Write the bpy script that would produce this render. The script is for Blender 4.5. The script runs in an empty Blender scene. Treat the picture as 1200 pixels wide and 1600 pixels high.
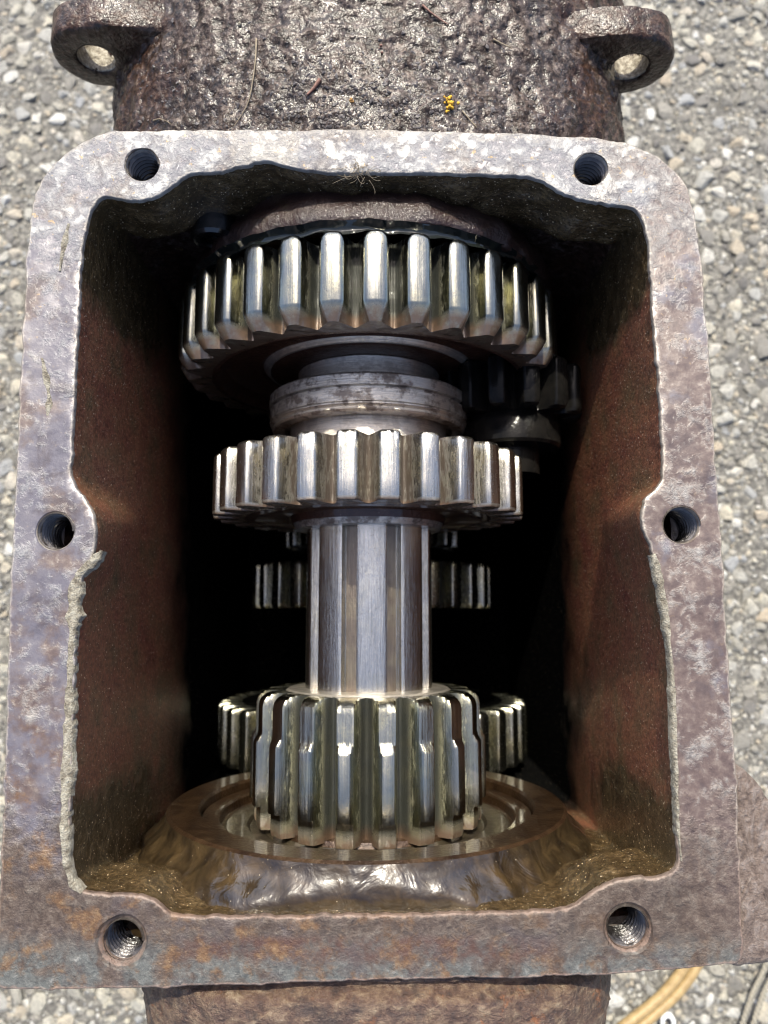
import bpy, math, random
import numpy as np
from math import sin, cos, tan, pi, radians, sqrt, atan2
from mathutils import Vector, Matrix, noise as mnoise
from mathutils.geometry import delaunay_2d_cdt

random.seed(7)
rng = np.random.default_rng(7)
SC = bpy.context.scene
COL = SC.collection
U = 0.000155                 # metres per design unit (0.155 mm)
F = 1200.0                   # camera focal length in design units
TILT = radians(7.3)
HCAM = 1200.0

# ------------------------------------------------------------------ camera
cd = bpy.data.cameras.new('camera')
cam = bpy.data.objects.new('camera', cd)
COL.objects.link(cam)
cam.location = (0, 0, HCAM * U)
cam.rotation_euler = (TILT, 0, 0)
cd.sensor_fit = 'HORIZONTAL'
cd.sensor_width = 36
cd.lens = 36
cd.clip_start = 0.01
cd.clip_end = 50
cd.dof.use_dof = True
cd.dof.focus_distance = 1245 * U
cd.dof.aperture_fstop = 22
SC.camera = cam

# ------------------------------------------------------------------ light
SUN_EL, SUN_AZ = radians(56), radians(-4)     # azimuth from +Y towards +X
w = bpy.data.worlds.new('World')
SC.world = w
w.use_nodes = True
nt = w.node_tree
bg = nt.nodes['Background']
sky = nt.nodes.new('ShaderNodeTexSky')
sky.sky_type = 'NISHITA'
sky.sun_disc = False
sky.sun_elevation = SUN_EL
sky.sun_rotation = SUN_AZ
sky.dust_density = 3.0
sky.air_density = 0.65
nt.links.new(sky.outputs[0], bg.inputs[0])
bg.inputs[1].default_value = 0.15
sl = bpy.data.lights.new('sun', 'SUN')
sun = bpy.data.objects.new('sun', sl)
COL.objects.link(sun)
sl.energy = 3.3
sl.angle = radians(0.6)
sl.color = (1.0, 0.95, 0.80)
sv = Vector((sin(SUN_AZ) * cos(SUN_EL), cos(SUN_AZ) * cos(SUN_EL), sin(SUN_EL)))
sun.rotation_euler = (-sv).to_track_quat('-Z', 'Y').to_euler()
sun.location = sv * 2
SC.view_settings.view_transform = 'Standard'
SC.view_settings.look = 'None'
SC.view_settings.gamma = 1
SC.view_settings.exposure = 1.12
SC.render.engine = 'CYCLES'
SC.cycles.use_denoising = True
SC.cycles.filter_width = 1.15
SC.cycles.max_bounces = 8
SC.cycles.caustics_reflective = False
SC.cycles.sample_clamp_indirect = 3
SC.cycles.blur_glossy = 0.6

# ------------------------------------------------------------------ basics
def W(px, py, d=0.0):
    """design-space X, Y of the point seen at (px, py) of a 1200x1600 frame at depth d below the flange face"""
    dx, dy, dz = (px - 600) / F, -(py - 800) / F, -1.0
    y = dy * cos(TILT) - dz * sin(TILT)
    z = dy * sin(TILT) + dz * cos(TILT)
    t = (HCAM + d) / -z
    return dx * t, y * t

def Yat(py, d, px=590): return W(px, py, d)[1]

def mesh(name, verts, faces, smooth=True, sharp=None):
    me = bpy.data.meshes.new(name)
    v = np.asarray(verts, dtype=float) * U
    me.from_pydata(v.tolist(), [], [tuple(int(i) for i in f) for f in faces])
    me.validate()
    me.update()
    if smooth:
        me.shade_smooth()
        if sharp:
            me.set_sharp_from_angle(angle=radians(sharp))
    return me

def link(name, me, mat=None, parent=None, loc=(0, 0, 0), rot=(0, 0, 0)):
    o = bpy.data.objects.new(name, me)
    COL.objects.link(o)
    if parent:
        o.parent = parent
    o.location = Vector(loc) * U
    o.rotation_euler = rot
    if mat and not me.materials:
        me.materials.append(mat)
    return o

def empty(name, loc, label, cat, group=None):
    o = bpy.data.objects.new(name, None)
    COL.objects.link(o)
    o.location = Vector(loc) * U
    o.empty_display_size = 0.01
    tag(o, label, cat, group)
    return o

def tag(o, label=None, cat=None, group=None, kind=None):
    if label: o['label'] = label
    if cat: o['category'] = cat
    if group: o['group'] = group
    if kind: o['kind'] = kind
    return o

def nz(x, y, z, s, octv=3):
    """fractal noise, s = feature size in design units"""
    return mnoise.fractal(Vector((x / s, y / s, z / s)), 0.8, 2.1, octv)

def sstep(a, b, x):
    t = np.clip((x - a) / (b - a), 0, 1)
    return t * t * (3 - 2 * t)

# ------------------------------------------------------------------ materials
class NB:
    def __init__(self, name):
        self.m = bpy.data.materials.new(name)
        self.m.use_nodes = True
        self.t = self.m.node_tree
        self.b = self.t.nodes['Principled BSDF']
        g = self.t.nodes.new('ShaderNodeNewGeometry')
        self.geo = g
        self.pos = self.vmath('SCALE', g.outputs['Position'], scale=1 / (100 * U))   # 1 = 100 design units
    def n(self, t): return self.t.nodes.new(t)
    def l(self, a, b):
        if hasattr(a, 'is_output') or isinstance(a, bpy.types.NodeSocket): self.t.links.new(a, b)
        else:
            try: b.default_value = a
            except Exception: b.default_value = (*a, 1.0)
    def vmath(self, op, a, b=None, scale=None):
        x = self.n('ShaderNodeVectorMath'); x.operation = op
        self.l(a, x.inputs[0])
        if b is not None: self.l(b, x.inputs[1])
        if scale is not None: x.inputs['Scale'].default_value = scale
        return x.outputs[0]
    def noise(self, sc, det=4, rough=0.55, vec=None, dist=0.0):
        x = self.n('ShaderNodeTexNoise')
        self.l(vec if vec is not None else self.pos, x.inputs['Vector'])
        x.inputs['Scale'].default_value = sc; x.inputs['Detail'].default_value = det
        x.inputs['Roughness'].default_value = rough; x.inputs['Distortion'].default_value = dist
        return x.outputs['Fac']
    def voro(self, sc, vec=None, feat='F1', out='Distance', rnd=1.0):
        x = self.n('ShaderNodeTexVoronoi'); x.feature = feat
        self.l(vec if vec is not None else self.pos, x.inputs['Vector'])
        x.inputs['Scale'].default_value = sc; x.inputs['Randomness'].default_value = rnd
        return x.outputs[out]
    def math(self, op, a, b=0.0, clamp=False):
        x = self.n('ShaderNodeMath'); x.operation = op; x.use_clamp = clamp
        self.l(a, x.inputs[0]); self.l(b, x.inputs[1])
        return x.outputs[0]
    def rng(self, v, a, b, c=0.0, d=1.0, smooth=True):
        x = self.n('ShaderNodeMapRange'); x.interpolation_type = 'SMOOTHSTEP' if smooth else 'LINEAR'
        self.l(v, x.inputs[0])
        for i, q in zip((1, 2, 3, 4), (a, b, c, d)): x.inputs[i].default_value = q
        return x.outputs[0]
    def mix(self, f, a, b):
        x = self.n('ShaderNodeMix'); x.data_type = 'RGBA'
        self.l(f, x.inputs[0]); self.l(a, x.inputs[6]); self.l(b, x.inputs[7])
        return x.outputs[2]
    def fmix(self, f, a, b):
        x = self.n('ShaderNodeMix'); x.data_type = 'FLOAT'
        self.l(f, x.inputs[0]); self.l(a, x.inputs[2]); self.l(b, x.inputs[3])
        return x.outputs[0]
    def ramp(self, v, stops):
        x = self.n('ShaderNodeValToRGB')
        e = x.color_ramp.elements
        while len(e) < len(stops): e.new(0.5)
        for q, (p, c) in zip(e, stops): q.position = p; q.color = (*c, 1)
        self.l(v, x.inputs[0])
        return x.outputs[0]
    def combine(self, v):
        x = self.n('ShaderNodeCombineXYZ')
        for q in (0, 1, 2): self.l(v, x.inputs[q])
        return x.outputs[0]
    def stretch(self, sx, sy, sz):
        return self.vmath('MULTIPLY', self.pos, (sx, sy, sz))
    def xyz(self):
        x = self.n('ShaderNodeSeparateXYZ'); self.l(self.pos, x.inputs[0]); return x.outputs
    def bump(self, h, dist, strength=1.0, normal=None):
        x = self.n('ShaderNodeBump')
        self.l(h, x.inputs['Height']); x.inputs['Distance'].default_value = dist * U
        x.inputs['Strength'].default_value = strength
        if normal is not None: self.l(normal, x.inputs['Normal'])
        return x.outputs[0]
    def set(self, **k):
        names = dict(col='Base Color', metal='Metallic', rough='Roughness', ior='IOR', coat='Coat Weight', coatr='Coat Roughness',
                     coatn='Coat Normal', coati='Coat IOR', coatt='Coat Tint', nrm='Normal', spec='Specular IOR Level', aniso='Anisotropic')
        for q, v in k.items(): self.l(v, self.b.inputs[names[q]])
        return self.m

def attr(b, name, out='Fac'):
    a = b.n('ShaderNodeAttribute'); a.attribute_name = name
    return a.outputs[out]

def mat_flange():
    b = NB('flange_iron')
    x, y, z = b.xyz()
    big = b.noise(0.9, 5, 0.6)
    mid = b.noise(4.5, 6, 0.65)
    fine = b.noise(22, 5, 0.72)
    wide = b.math('ADD', b.math('MULTIPLY', b.noise(1.5, 6, 0.62, dist=0.4), 0.6), b.math('MULTIPLY', b.noise(7, 6, 0.72), 0.4))
    col = b.ramp(wide, [(0.30, (0.050, 0.046, 0.060)), (0.44, (0.086, 0.080, 0.100)), (0.58, (0.122, 0.112, 0.126)), (0.70, (0.185, 0.165, 0.145))])
    # warm reddish oxide: more on the right limb and towards the bottom
    bias = b.math('ADD', b.rng(x, 2.5, 5.0, 0.0, 0.17), b.rng(y, 2.0, -3.0, 0.0, 0.10))
    pk = b.rng(b.math('ADD', b.noise(1.3, 5, 0.6, vec=b.vmath('ADD', b.pos, (7, 3, 1))), bias), 0.50, 0.66)
    col = b.mix(b.math('MULTIPLY', pk, 0.8), col, b.ramp(b.noise(6, 5, 0.65), [(0.3, (0.048, 0.026, 0.018)), (0.5, (0.098, 0.064, 0.048)), (0.72, (0.19, 0.15, 0.12))]))
    # pale scuffs, heavier along the top side
    scz = b.math('ADD', b.math('ADD', b.math('MULTIPLY', b.noise(6, 7, 0.72, dist=0.4), 0.65), b.math('MULTIPLY', b.noise(1.8, 4, 0.6), 0.6)), b.rng(y, 4.6, 7.2, -0.06, 0.08))
    scuff = b.math('MULTIPLY', b.rng(scz, 0.56, 0.80), 0.5)
    col = b.mix(scuff, col, (0.33, 0.335, 0.325))
    sp = b.math('MULTIPLY', b.rng(b.noise(7, 4, 0.65), 0.62, 0.70), b.rng(y, 3.0, 6.5, 0.1, 1.0))
    col = b.mix(b.math('MULTIPLY', sp, 0.8), col, (0.40, 0.27, 0.12))
    # brown oily rust towards the lower side
    low = b.math('ADD', b.rng(y, -0.5, -4.8, 0.0, 0.50), b.math('MULTIPLY', b.math('ADD', big, mid), 0.5))
    rustm = b.rng(low, 0.70, 0.95)
    rust = b.ramp(b.noise(6, 7, 0.75), [(0.3, (0.018, 0.011, 0.008)), (0.46, (0.044, 0.028, 0.019)), (0.58, (0.078, 0.056, 0.042)), (0.68, (0.135, 0.110, 0.088)), (0.76, (0.13, 0.060, 0.022))])
    col = b.mix(b.math('MULTIPLY', rustm, b.rng(b.math('ADD', x, b.math('MULTIPLY', y, 0.6)), 1.4, 3.0, 0.94, 0.55)), col, rust)
    # bare grey metal along the middle of the lower side, ragged edges
    gm = b.math('ADD', b.noise(1.9, 6, 0.68, dist=0.5), b.rng(y, -5.6, -6.0, 0.0, -0.35))
    g = b.math('MULTIPLY', b.rng(y, -4.6, -5.15), b.rng(gm, 0.38, 0.56))
    grey = b.ramp(b.noise(9, 6, 0.78), [(0.35, (0.040, 0.046, 0.046)), (0.58, (0.105, 0.114, 0.110)), (0.75, (0.33, 0.325, 0.31))])
    col = b.mix(b.math('MULTIPLY', g, 0.8), col, grey)
    rs = b.math('MULTIPLY', b.math('MULTIPLY', b.rng(y, -4.70, -4.84), b.rng(y, -5.22, -4.98)), b.math('MULTIPLY', b.rng(x, -3.6, -2.4), b.rng(x, 2.9, 1.9)))
    rs = b.math('MULTIPLY', rs, b.rng(b.noise(2.6, 5, 0.65), 0.34, 0.60))
    col = b.mix(b.math('MULTIPLY', rs, 0.85), col, (0.058, 0.023, 0.015))
    scr = b.rng(b.noise(2.2, 6, 0.8, vec=b.vmath('MULTIPLY', b.pos, (9, 1.2, 1)), dist=0.8), 0.67, 0.72)
    col = b.mix(b.math('MULTIPLY', scr, 0.4), col, (0.42, 0.39, 0.36))
    # soaked darker oil stains
    oil = b.rng(b.noise(1.5, 7, 0.68, vec=b.vmath('ADD', b.pos, (2, 8, 5)), dist=0.5), 0.50, 0.64)
    col = b.mix(b.math('MULTIPLY', oil, 0.6), col, (0.055, 0.042, 0.042))
    och = b.math('MULTIPLY', b.rng(b.noise(2.1, 6, 0.68, vec=b.vmath('ADD', b.pos, (4, 1, 9))), 0.50, 0.66), b.rng(b.math('ADD', y, b.math('MULTIPLY', x, 0.35)), -2.5, -5.0))
    col = b.mix(b.math('MULTIPLY', och, 0.8), col, b.ramp(b.noise(8, 5, 0.7), [(0.3, (0.040, 0.018, 0.008)), (0.5, (0.115, 0.058, 0.022)), (0.72, (0.21, 0.135, 0.065))]))
    wr = b.rng(b.math('ADD', attr(b, 'wear'), b.math('MULTIPLY', b.noise(8, 5, 0.75), 1.3)), 1.35, 1.75)
    col = b.mix(b.math('MULTIPLY', wr, 0.45), col, b.mix(b.rng(y, -2, -5), (0.40, 0.36, 0.30), (0.30, 0.20, 0.155)))
    h = b.math('ADD', b.math('MULTIPLY', mid, 0.9), b.math('MULTIPLY', fine, 0.5))
    h = b.math('ADD', h, b.math('MULTIPLY', scuff, 0.3))
    h = b.math('MULTIPLY', h, b.math('ADD', 0.17, b.math('ADD', b.math('MULTIPLY', scuff, 0.9), b.math('MULTIPLY', rustm, 0.6))))
    rough = b.fmix(b.math('MAXIMUM', scuff, b.math('MULTIPLY', rustm, 0.7)), 0.36, 0.58)
    rough = b.math('SUBTRACT', rough, b.math('MULTIPLY', oil, 0.08))
    return b.set(col=col, rough=rough, nrm=b.bump(h, 3.4), coat=b.fmix(b.math('MAXIMUM', rustm, och), 0.5, 0.15), coatr=0.22, metal=0.12, coatn=b.bump(h, 2.2))

def mat_wall():
    b = NB('oily_cast_iron')
    x, y, z = b.xyz()
    base = b.ramp(b.noise(1.2, 5, 0.6), [(0.3, (0.15, 0.044, 0.028)), (0.5, (0.20, 0.080, 0.040)), (0.68, (0.13, 0.076, 0.036))])
    # brown-olive sludge near the two ends and the top of the walls
    end = b.math('MAXIMUM', b.rng(y, -2.0, -3.6), b.rng(y, 4.4, 5.8))
    end = b.math('MULTIPLY', end, b.rng(z, -6.5, -2.5))
    mud = b.rng(b.math('ADD', b.math('MULTIPLY', end, 0.55), b.math('MULTIPLY', b.noise(1.6, 4, 0.55), 0.6)), 0.45, 0.75)
    mudc = b.ramp(b.noise(3, 5, 0.6, dist=0.5), [(0.3, (0.034, 0.021, 0.009)), (0.55, (0.080, 0.052, 0.023)), (0.75, (0.145, 0.10, 0.05))])
    col = b.mix(mud, base, mudc)
    # shade of the case interior painted in: black and glossless with depth
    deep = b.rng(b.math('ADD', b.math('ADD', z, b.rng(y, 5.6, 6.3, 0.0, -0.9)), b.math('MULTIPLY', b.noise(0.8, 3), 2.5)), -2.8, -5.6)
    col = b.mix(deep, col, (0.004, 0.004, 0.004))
    grain = b.rng(b.noise(13, 5, 0.75), 0.3, 0.7, 0.45, 1.45)
    col = b.vmath('MULTIPLY', col, b.combine(grain))
    # metal glitter
    v = b.voro(16)
    pick = b.rng(b.noise(31, 2, 0.5), 0.56, 0.62)
    gl = b.math('MULTIPLY', b.rng(v, 0.26, 0.18), pick)
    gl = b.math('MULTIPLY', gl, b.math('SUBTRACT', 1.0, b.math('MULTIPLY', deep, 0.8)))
    col = b.mix(gl, col, (0.80, 0.66, 0.46))
    fold = b.noise(2.3, 4, 0.5, dist=1.2)
    fine = b.noise(17, 4, 0.65)
    h = b.math('ADD', b.math('MULTIPLY', fine, 0.8), b.math('MULTIPLY', fold, b.math('ADD', 0.05, b.math('MULTIPLY', mud, 1.2))))
    rough = b.fmix(mud, 0.46, 0.24)
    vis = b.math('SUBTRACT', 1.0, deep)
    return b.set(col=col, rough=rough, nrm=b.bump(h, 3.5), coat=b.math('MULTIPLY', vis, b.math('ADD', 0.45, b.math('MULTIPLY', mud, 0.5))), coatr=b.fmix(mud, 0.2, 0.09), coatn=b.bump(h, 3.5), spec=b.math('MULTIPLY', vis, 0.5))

def mat_upper():
    b = NB('wet_red_iron')
    n = b.noise(2.5, 5, 0.6)
    col = b.ramp(n, [(0.3, (0.013, 0.006, 0.005)), (0.55, (0.024, 0.011, 0.008)), (0.72, (0.035, 0.022, 0.012))])
    h = b.math('ADD', b.math('MULTIPLY', n, 0.8), b.math('MULTIPLY', b.noise(15, 5, 0.65), 0.55))
    x, y, z = b.xyz()
    yf = Yat(349, 420 - 384) / 100
    wet = b.rng(b.math('ADD', y, b.math('MULTIPLY', b.noise(4, 4, 0.6), 0.25)), yf + 0.75, yf + 0.40)
    return b.set(col=col, rough=0.5, nrm=b.bump(h, 5), coat=b.math('ADD', 0.15, wet, True), coatr=0.14, coatn=b.bump(h, 6), spec=0.2)

def mat_sludge():
    b = NB('muddy_oil')
    col = b.ramp(b.noise(2.4, 6, 0.6, dist=0.6), [(0.3, (0.010, 0.006, 0.003)), (0.5, (0.025, 0.016, 0.007)), (0.72, (0.060, 0.038, 0.016))])
    v = b.voro(13)
    gl = b.math('MULTIPLY', b.rng(v, 0.15, 0.09), b.rng(b.noise(37, 2, 0.5), 0.60, 0.66))
    col = b.mix(gl, col, (0.6, 0.5, 0.35))
    h = b.math('ADD', b.noise(2.2, 3, 0.5, dist=0.9), b.math('MULTIPLY', b.noise(12, 3, 0.55), 0.10))
    return b.set(col=col, rough=0.3, nrm=b.bump(h, 5), coat=b.rng(b.noise(1.8, 5, 0.65), 0.38, 0.56, 0.35, 1.0), coatr=b.rng(b.noise(3, 4), 0.4, 0.6, 0.06, 0.2), coati=1.5, coatn=b.bump(h, 3.8))

def mat_neck():
    b = NB('grimy_cast_iron')
    x, y, z = b.xyz()
    n1 = b.noise(2.4, 6, 0.65); n2 = b.noise(8.5, 3, 0.6); n3 = b.noise(19, 2, 0.6)
    sp = b.math('ADD', b.math('MULTIPLY', n2, 0.6), b.math('ADD', b.math('MULTIPLY', n3, 0.3), b.math('MULTIPLY', n1, 0.25)))
    col = b.ramp(sp, [(0.47, (0.008, 0.005, 0.003)), (0.55, (0.028, 0.018, 0.013)), (0.62, (0.066, 0.048, 0.040)), (0.71, (0.15, 0.12, 0.10))])
    side = b.math('ADD', b.rng(b.math('ABSOLUTE', b.math('ADD', x, 0.3)), 2.6, 4.6, -0.12, 0.16), b.noise(1.4, 5, 0.6))
    rd = b.rng(side, 0.46, 0.66)
    col = b.mix(b.math('MULTIPLY', rd, 0.75), col, b.ramp(n2, [(0.35, (0.012, 0.005, 0.003)), (0.6, (0.042, 0.018, 0.010)), (0.75, (0.10, 0.055, 0.030))]))
    dirt = b.rng(b.math('ADD', b.noise(5, 6, 0.75), b.rng(b.noise(0.9, 4, 0.6), 0.35, 0.65, -0.10, 0.10)), 0.54, 0.66)
    col = b.mix(b.math('MULTIPLY', dirt, 0.85), col, (0.012, 0.008, 0.006))
    h = b.math('ADD', b.math('MULTIPLY', n1, 0.5), b.math('ADD', n2, b.math('MULTIPLY', n3, 0.25)))
    return b.set(col=col, rough=0.36, nrm=b.bump(h, 4.5), coat=b.rng(b.noise(2.6, 5, 0.65), 0.40, 0.60, 0.08, 0.62), coatr=0.2, coati=1.45, coatn=b.bump(h, 3.4), spec=0.25)

def mat_rust():
    b = NB('rusty_iron')
    x, y, z = b.xyz()
    n1 = b.noise(2.5, 6, 0.65); st = b.noise(5, 6, 0.7, vec=b.stretch(0.9, 1.2, 1.0), dist=0.3)
    col = b.ramp(st, [(0.28, (0.028, 0.016, 0.013)), (0.45, (0.080, 0.043, 0.028)), (0.58, (0.15, 0.098, 0.062)), (0.74, (0.30, 0.235, 0.16))])
    dk = b.rng(n1, 0.5, 0.66)
    col = b.mix(b.math('MULTIPLY', dk, 0.85), col, (0.035, 0.022, 0.018))
    org = b.rng(b.noise(2.6, 5, 0.65, vec=b.vmath('ADD', b.pos, (1, 5, 2))), 0.58, 0.70)
    col = b.mix(org, col, (0.20, 0.075, 0.025))
    h = b.math('ADD', st, b.math('MULTIPLY', b.noise(20, 4, 0.7), 0.5))
    return b.set(col=col, rough=0.5, nrm=b.bump(h, 10), coat=0.35, coatr=0.2, coatn=b.bump(h, 7))

def mat_pad():
    b = NB('scaly_iron')
    n1 = b.noise(6, 7, 0.72); n2 = b.noise(18, 5, 0.7)
    col = b.ramp(n1, [(0.3, (0.05, 0.03, 0.025)), (0.5, (0.18, 0.135, 0.11)), (0.62, (0.25, 0.21, 0.19)), (0.76, (0.36, 0.21, 0.12))])
    h = b.math('ADD', n1, b.math('MULTIPLY', n2, 0.7))
    return b.set(col=col, rough=0.55, nrm=b.bump(h, 10), coat=0.2, coatr=0.3)

def mat_steel(name, tint=(0.60, 0.575, 0.50), stain=0.0, rough=0.24, streak=1.0, film=0.9, dark=(0.10, 0.07, 0.045), yellow=0.35, oily=0.0, fly=0.45):
    b = NB(name)
    s1 = b.noise(7, 5, 0.7, vec=b.stretch(4.5, 0.16, 4.5))
    s2 = b.noise(2.2, 5, 0.6)
    s3 = b.noise(11, 4, 0.7, vec=b.stretch(1, 0.5, 1))
    col = b.mix(b.rng(s1, 0.3, 0.7), tuple(c * 0.72 for c in tint), tint)
    col = b.mix(b.math('MULTIPLY', b.rng(s2, 0.45, 0.65), yellow), col, (0.54, 0.49, 0.31))
    pit = b.rng(b.noise(23, 3, 0.6), 0.66, 0.71)
    col = b.mix(b.math('MULTIPLY', pit, 0.7), col, dark)
    if stain:
        root = attr(b, 'root')
        sm = b.math('MULTIPLY', b.rng(b.math('ADD', b.math('MULTIPLY', root, 0.42), b.math('MULTIPLY', b.noise(7, 6, 0.75, vec=b.stretch(2.4, 0.45, 2.4)), 1.0)), 0.66, 0.92), stain)
        col = b.mix(sm, col, (0.030, 0.013, 0.006))
        om = b.math('MULTIPLY', b.rng(root, 0.55, 0.98), oily)
        flank = b.rng(b.math('MULTIPLY', b.math('MULTIPLY', root, b.math('SUBTRACT', 1.0, root)), 4.0), 0.25, 0.8)
        fl = b.math('MULTIPLY', b.math('MULTIPLY', flank, b.rng(b.noise(1.6, 4, 0.6), 0.34, 0.56)), oily)
        col = b.mix(b.math('MULTIPLY', fl, fly), col, (0.45, 0.44, 0.30))
        col = b.mix(om, col, (0.018, 0.023, 0.023))
        endm = b.math('MULTIPLY', attr(b, 'endface'), b.rng(b.noise(6, 4, 0.65), 0.25, 0.55, 0.5, 0.95))
        col = b.mix(endm, col, (0.12, 0.075, 0.05))
        sm = b.math('MAXIMUM', sm, b.math('MULTIPLY', endm, 0.75))
        rr = b.math('ADD', b.fmix(sm, rough, 0.5), b.math('MULTIPLY', s3, 0.12))
        met = b.fmix(b.math('MAXIMUM', sm, b.math('MULTIPLY', om, 0.7)), 1.0, 0.15)
    else:
        rr = b.math('ADD', rough - 0.06, b.math('MULTIPLY', s3, 0.16)); met = 1.0
    h = b.math('ADD', b.math('MULTIPLY', s1, 0.5 * streak), b.math('MULTIPLY', s3, 0.25))
    soft = b.noise(2.6, 2, 0.45, vec=b.stretch(1, 0.45, 1))
    return b.set(col=col, metal=met, rough=rr, nrm=b.bump(h, 1.8), coat=film, coatr=0.03, coati=1.48, coatn=b.bump(soft, 8),
                 coatt=(0.98, 0.97, 0.92))

def mat_turned(name, tint=(0.88, 0.81, 0.69), rough=0.28, brown=0.3, film=0.6):
    """steel turned on a lathe: fine rings round the shaft axis, brown varnish in patches"""
    b = NB(name)
    s1 = b.noise(5, 5, 0.75, vec=b.stretch(0.22, 9, 0.22))
    s2 = b.noise(2.4, 5, 0.6)
    col = b.mix(b.rng(s1, 0.3, 0.7), tuple(c * 0.62 for c in tint), tint)
    st = b.math('MULTIPLY', b.rng(b.math('ADD', b.math('MULTIPLY', s2, 0.7), b.math('MULTIPLY', b.noise(9, 4, 0.7), 0.3)), 0.46, 0.58), brown)
    col = b.mix(st, col, (0.085, 0.042, 0.02))
    rr = b.math('ADD', rough, b.math('MULTIPLY', st, 0.2))
    soft = b.noise(3, 2, 0.45)
    return b.set(col=col, metal=b.fmix(st, 0.8, 0.4), rough=rr, nrm=b.bump(s1, 1.6), coat=film, coatr=0.05, coatn=b.bump(soft, 5))

def mat_web():
    b = NB('varnished_steel')
    n = b.noise(5, 5, 0.65)
    col = b.ramp(n, [(0.3, (0.035, 0.014, 0.009)), (0.6, (0.075, 0.033, 0.02)), (0.75, (0.12, 0.07, 0.04))])
    sp = b.math('MULTIPLY', b.rng(b.voro(17), 0.14, 0.09), b.rng(b.noise(39, 2), 0.6, 0.66))
    col = b.mix(sp, col, (0.6, 0.5, 0.36))
    return b.set(col=col, metal=0.35, rough=0.34, nrm=b.bump(b.noise(12, 4, 0.65), 4), coat=0.8, coatr=0.1)

def mat_race():
    b = NB('bearing_steel')
    n = b.noise(3, 5, 0.6)
    col = b.ramp(n, [(0.3, (0.022, 0.011, 0.006)), (0.5, (0.046, 0.025, 0.012)), (0.7, (0.075, 0.042, 0.020))])
    return b.set(col=col, metal=0.5, rough=0.32, nrm=b.bump(b.noise(16, 4, 0.6), 2.5), coat=0.7, coatr=0.08)

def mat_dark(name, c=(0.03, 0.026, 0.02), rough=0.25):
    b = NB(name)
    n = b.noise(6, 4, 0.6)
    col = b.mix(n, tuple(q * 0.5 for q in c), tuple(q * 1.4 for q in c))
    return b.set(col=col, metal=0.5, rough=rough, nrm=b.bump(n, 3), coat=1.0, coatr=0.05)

def mat_thread():
    b = NB('thread_steel')
    n = b.noise(8, 5, 0.7)
    col = b.ramp(n, [(0.3, (0.03, 0.024, 0.02)), (0.55, (0.095, 0.085, 0.08)), (0.72, (0.17, 0.14, 0.11))])
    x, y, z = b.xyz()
    col = b.mix(b.rng(z, -0.12, -0.40), col, (0.014, 0.012, 0.012))  # shade down the bore painted over sunlit threads, with the oily dark
    return b.set(col=col, metal=0.4, rough=0.3, nrm=b.bump(b.noise(14, 2, 0.6), 1.5), coat=0.7, coatr=0.1)

def mat_gasket():
    b = NB('gasket_paper')
    n = b.noise(8, 6, 0.75)
    col = b.ramp(n, [(0.30, (0.06, 0.045, 0.03)), (0.44, (0.21, 0.185, 0.14)), (0.6, (0.37, 0.345, 0.28)), (0.8, (0.52, 0.50, 0.43))])
    return b.set(col=col, rough=0.7, nrm=b.bump(b.math('ADD', n, b.noise(30, 3, 0.7)), 7))

def mat_asphalt():
    b = NB('asphalt_binder')
    n = b.noise(5, 6, 0.7)
    col = b.ramp(n, [(0.3, (0.06, 0.058, 0.053)), (0.5, (0.18, 0.172, 0.155)), (0.66, (0.42, 0.40, 0.35))])
    h = b.math('ADD', n, b.math('MULTIPLY', b.noise(22, 5, 0.7), 0.5))
    return b.set(col=col, rough=0.8, nrm=b.bump(h, 18))

def mat_stone(island=False):
    b = NB('stone_chips' if island else 'stone_face')
    if island: r = b.geo.outputs['Random Per Island']
    else:
        oi = b.n('ShaderNodeObjectInfo'); r = oi.outputs['Random']
    col = b.ramp(r, [(0.0, (0.22, 0.21, 0.20)), (0.18, (0.38, 0.36, 0.32)), (0.40, (0.60, 0.57, 0.48)), (0.55, (0.44, 0.45, 0.46)),
                     (0.70, (0.68, 0.64, 0.53)), (0.84, (0.56, 0.48, 0.37)), (0.92, (0.74, 0.72, 0.66)), (1.0, (0.85, 0.84, 0.80))])
    n = b.noise(7, 6, 0.7)
    col = b.mix(b.rng(n, 0.28, 0.55, 0.0, 1.0), b.mix(0.6, col, (0.10, 0.095, 0.09)), col)
    return b.set(col=col, rough=0.62, nrm=b.bump(b.math('ADD', n, b.noise(25, 4, 0.7)), 14), spec=0.4)

def mat_plain(name, stops, scale=6, rough=0.6, bump=4, vec=None, coat=0.0):
    b = NB(name)
    v = b.stretch(*vec) if vec else None
    n = b.noise(scale, 5, 0.65, vec=v)
    return b.set(col=b.ramp(n, stops), rough=rough, nrm=b.bump(n, bump), coat=coat)

M_FLANGE, M_WALL, M_SLUDGE, M_NECK, M_RUST, M_PAD = mat_flange(), mat_wall(), mat_sludge(), mat_neck(), mat_rust(), mat_pad()
M_GEAR = mat_steel('oily_gear_steel', tint=(0.33, 0.335, 0.30), streak=0.45, film=1.0, oily=0.85, rough=0.09, stain=0.55, yellow=0.35)
M_GEARDRY = mat_steel('stained_gear_steel', tint=(0.55, 0.53, 0.49), stain=0.9, rough=0.2, film=0.75, yellow=0.25)
M_PINION = mat_steel('pinion_steel', fly=0.9, tint=(0.40, 0.395, 0.335), stain=0.4, oily=0.85, rough=0.12, film=1.0, yellow=0.5)
M_CLUSTER = mat_steel('cluster_steel', stain=0.2, oily=0.8, tint=(0.40, 0.40, 0.36), rough=0.2, film=1.0, yellow=0.5)
M_SHAFT = mat_steel('shaft_steel', tint=(0.62, 0.60, 0.55), rough=0.20, streak=1.6, film=0.45, yellow=0.14)
M_GROOVE = mat_steel('groove_steel', tint=(0.20, 0.165, 0.135), rough=0.38, streak=1.4, film=0.4, yellow=0.1)
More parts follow.
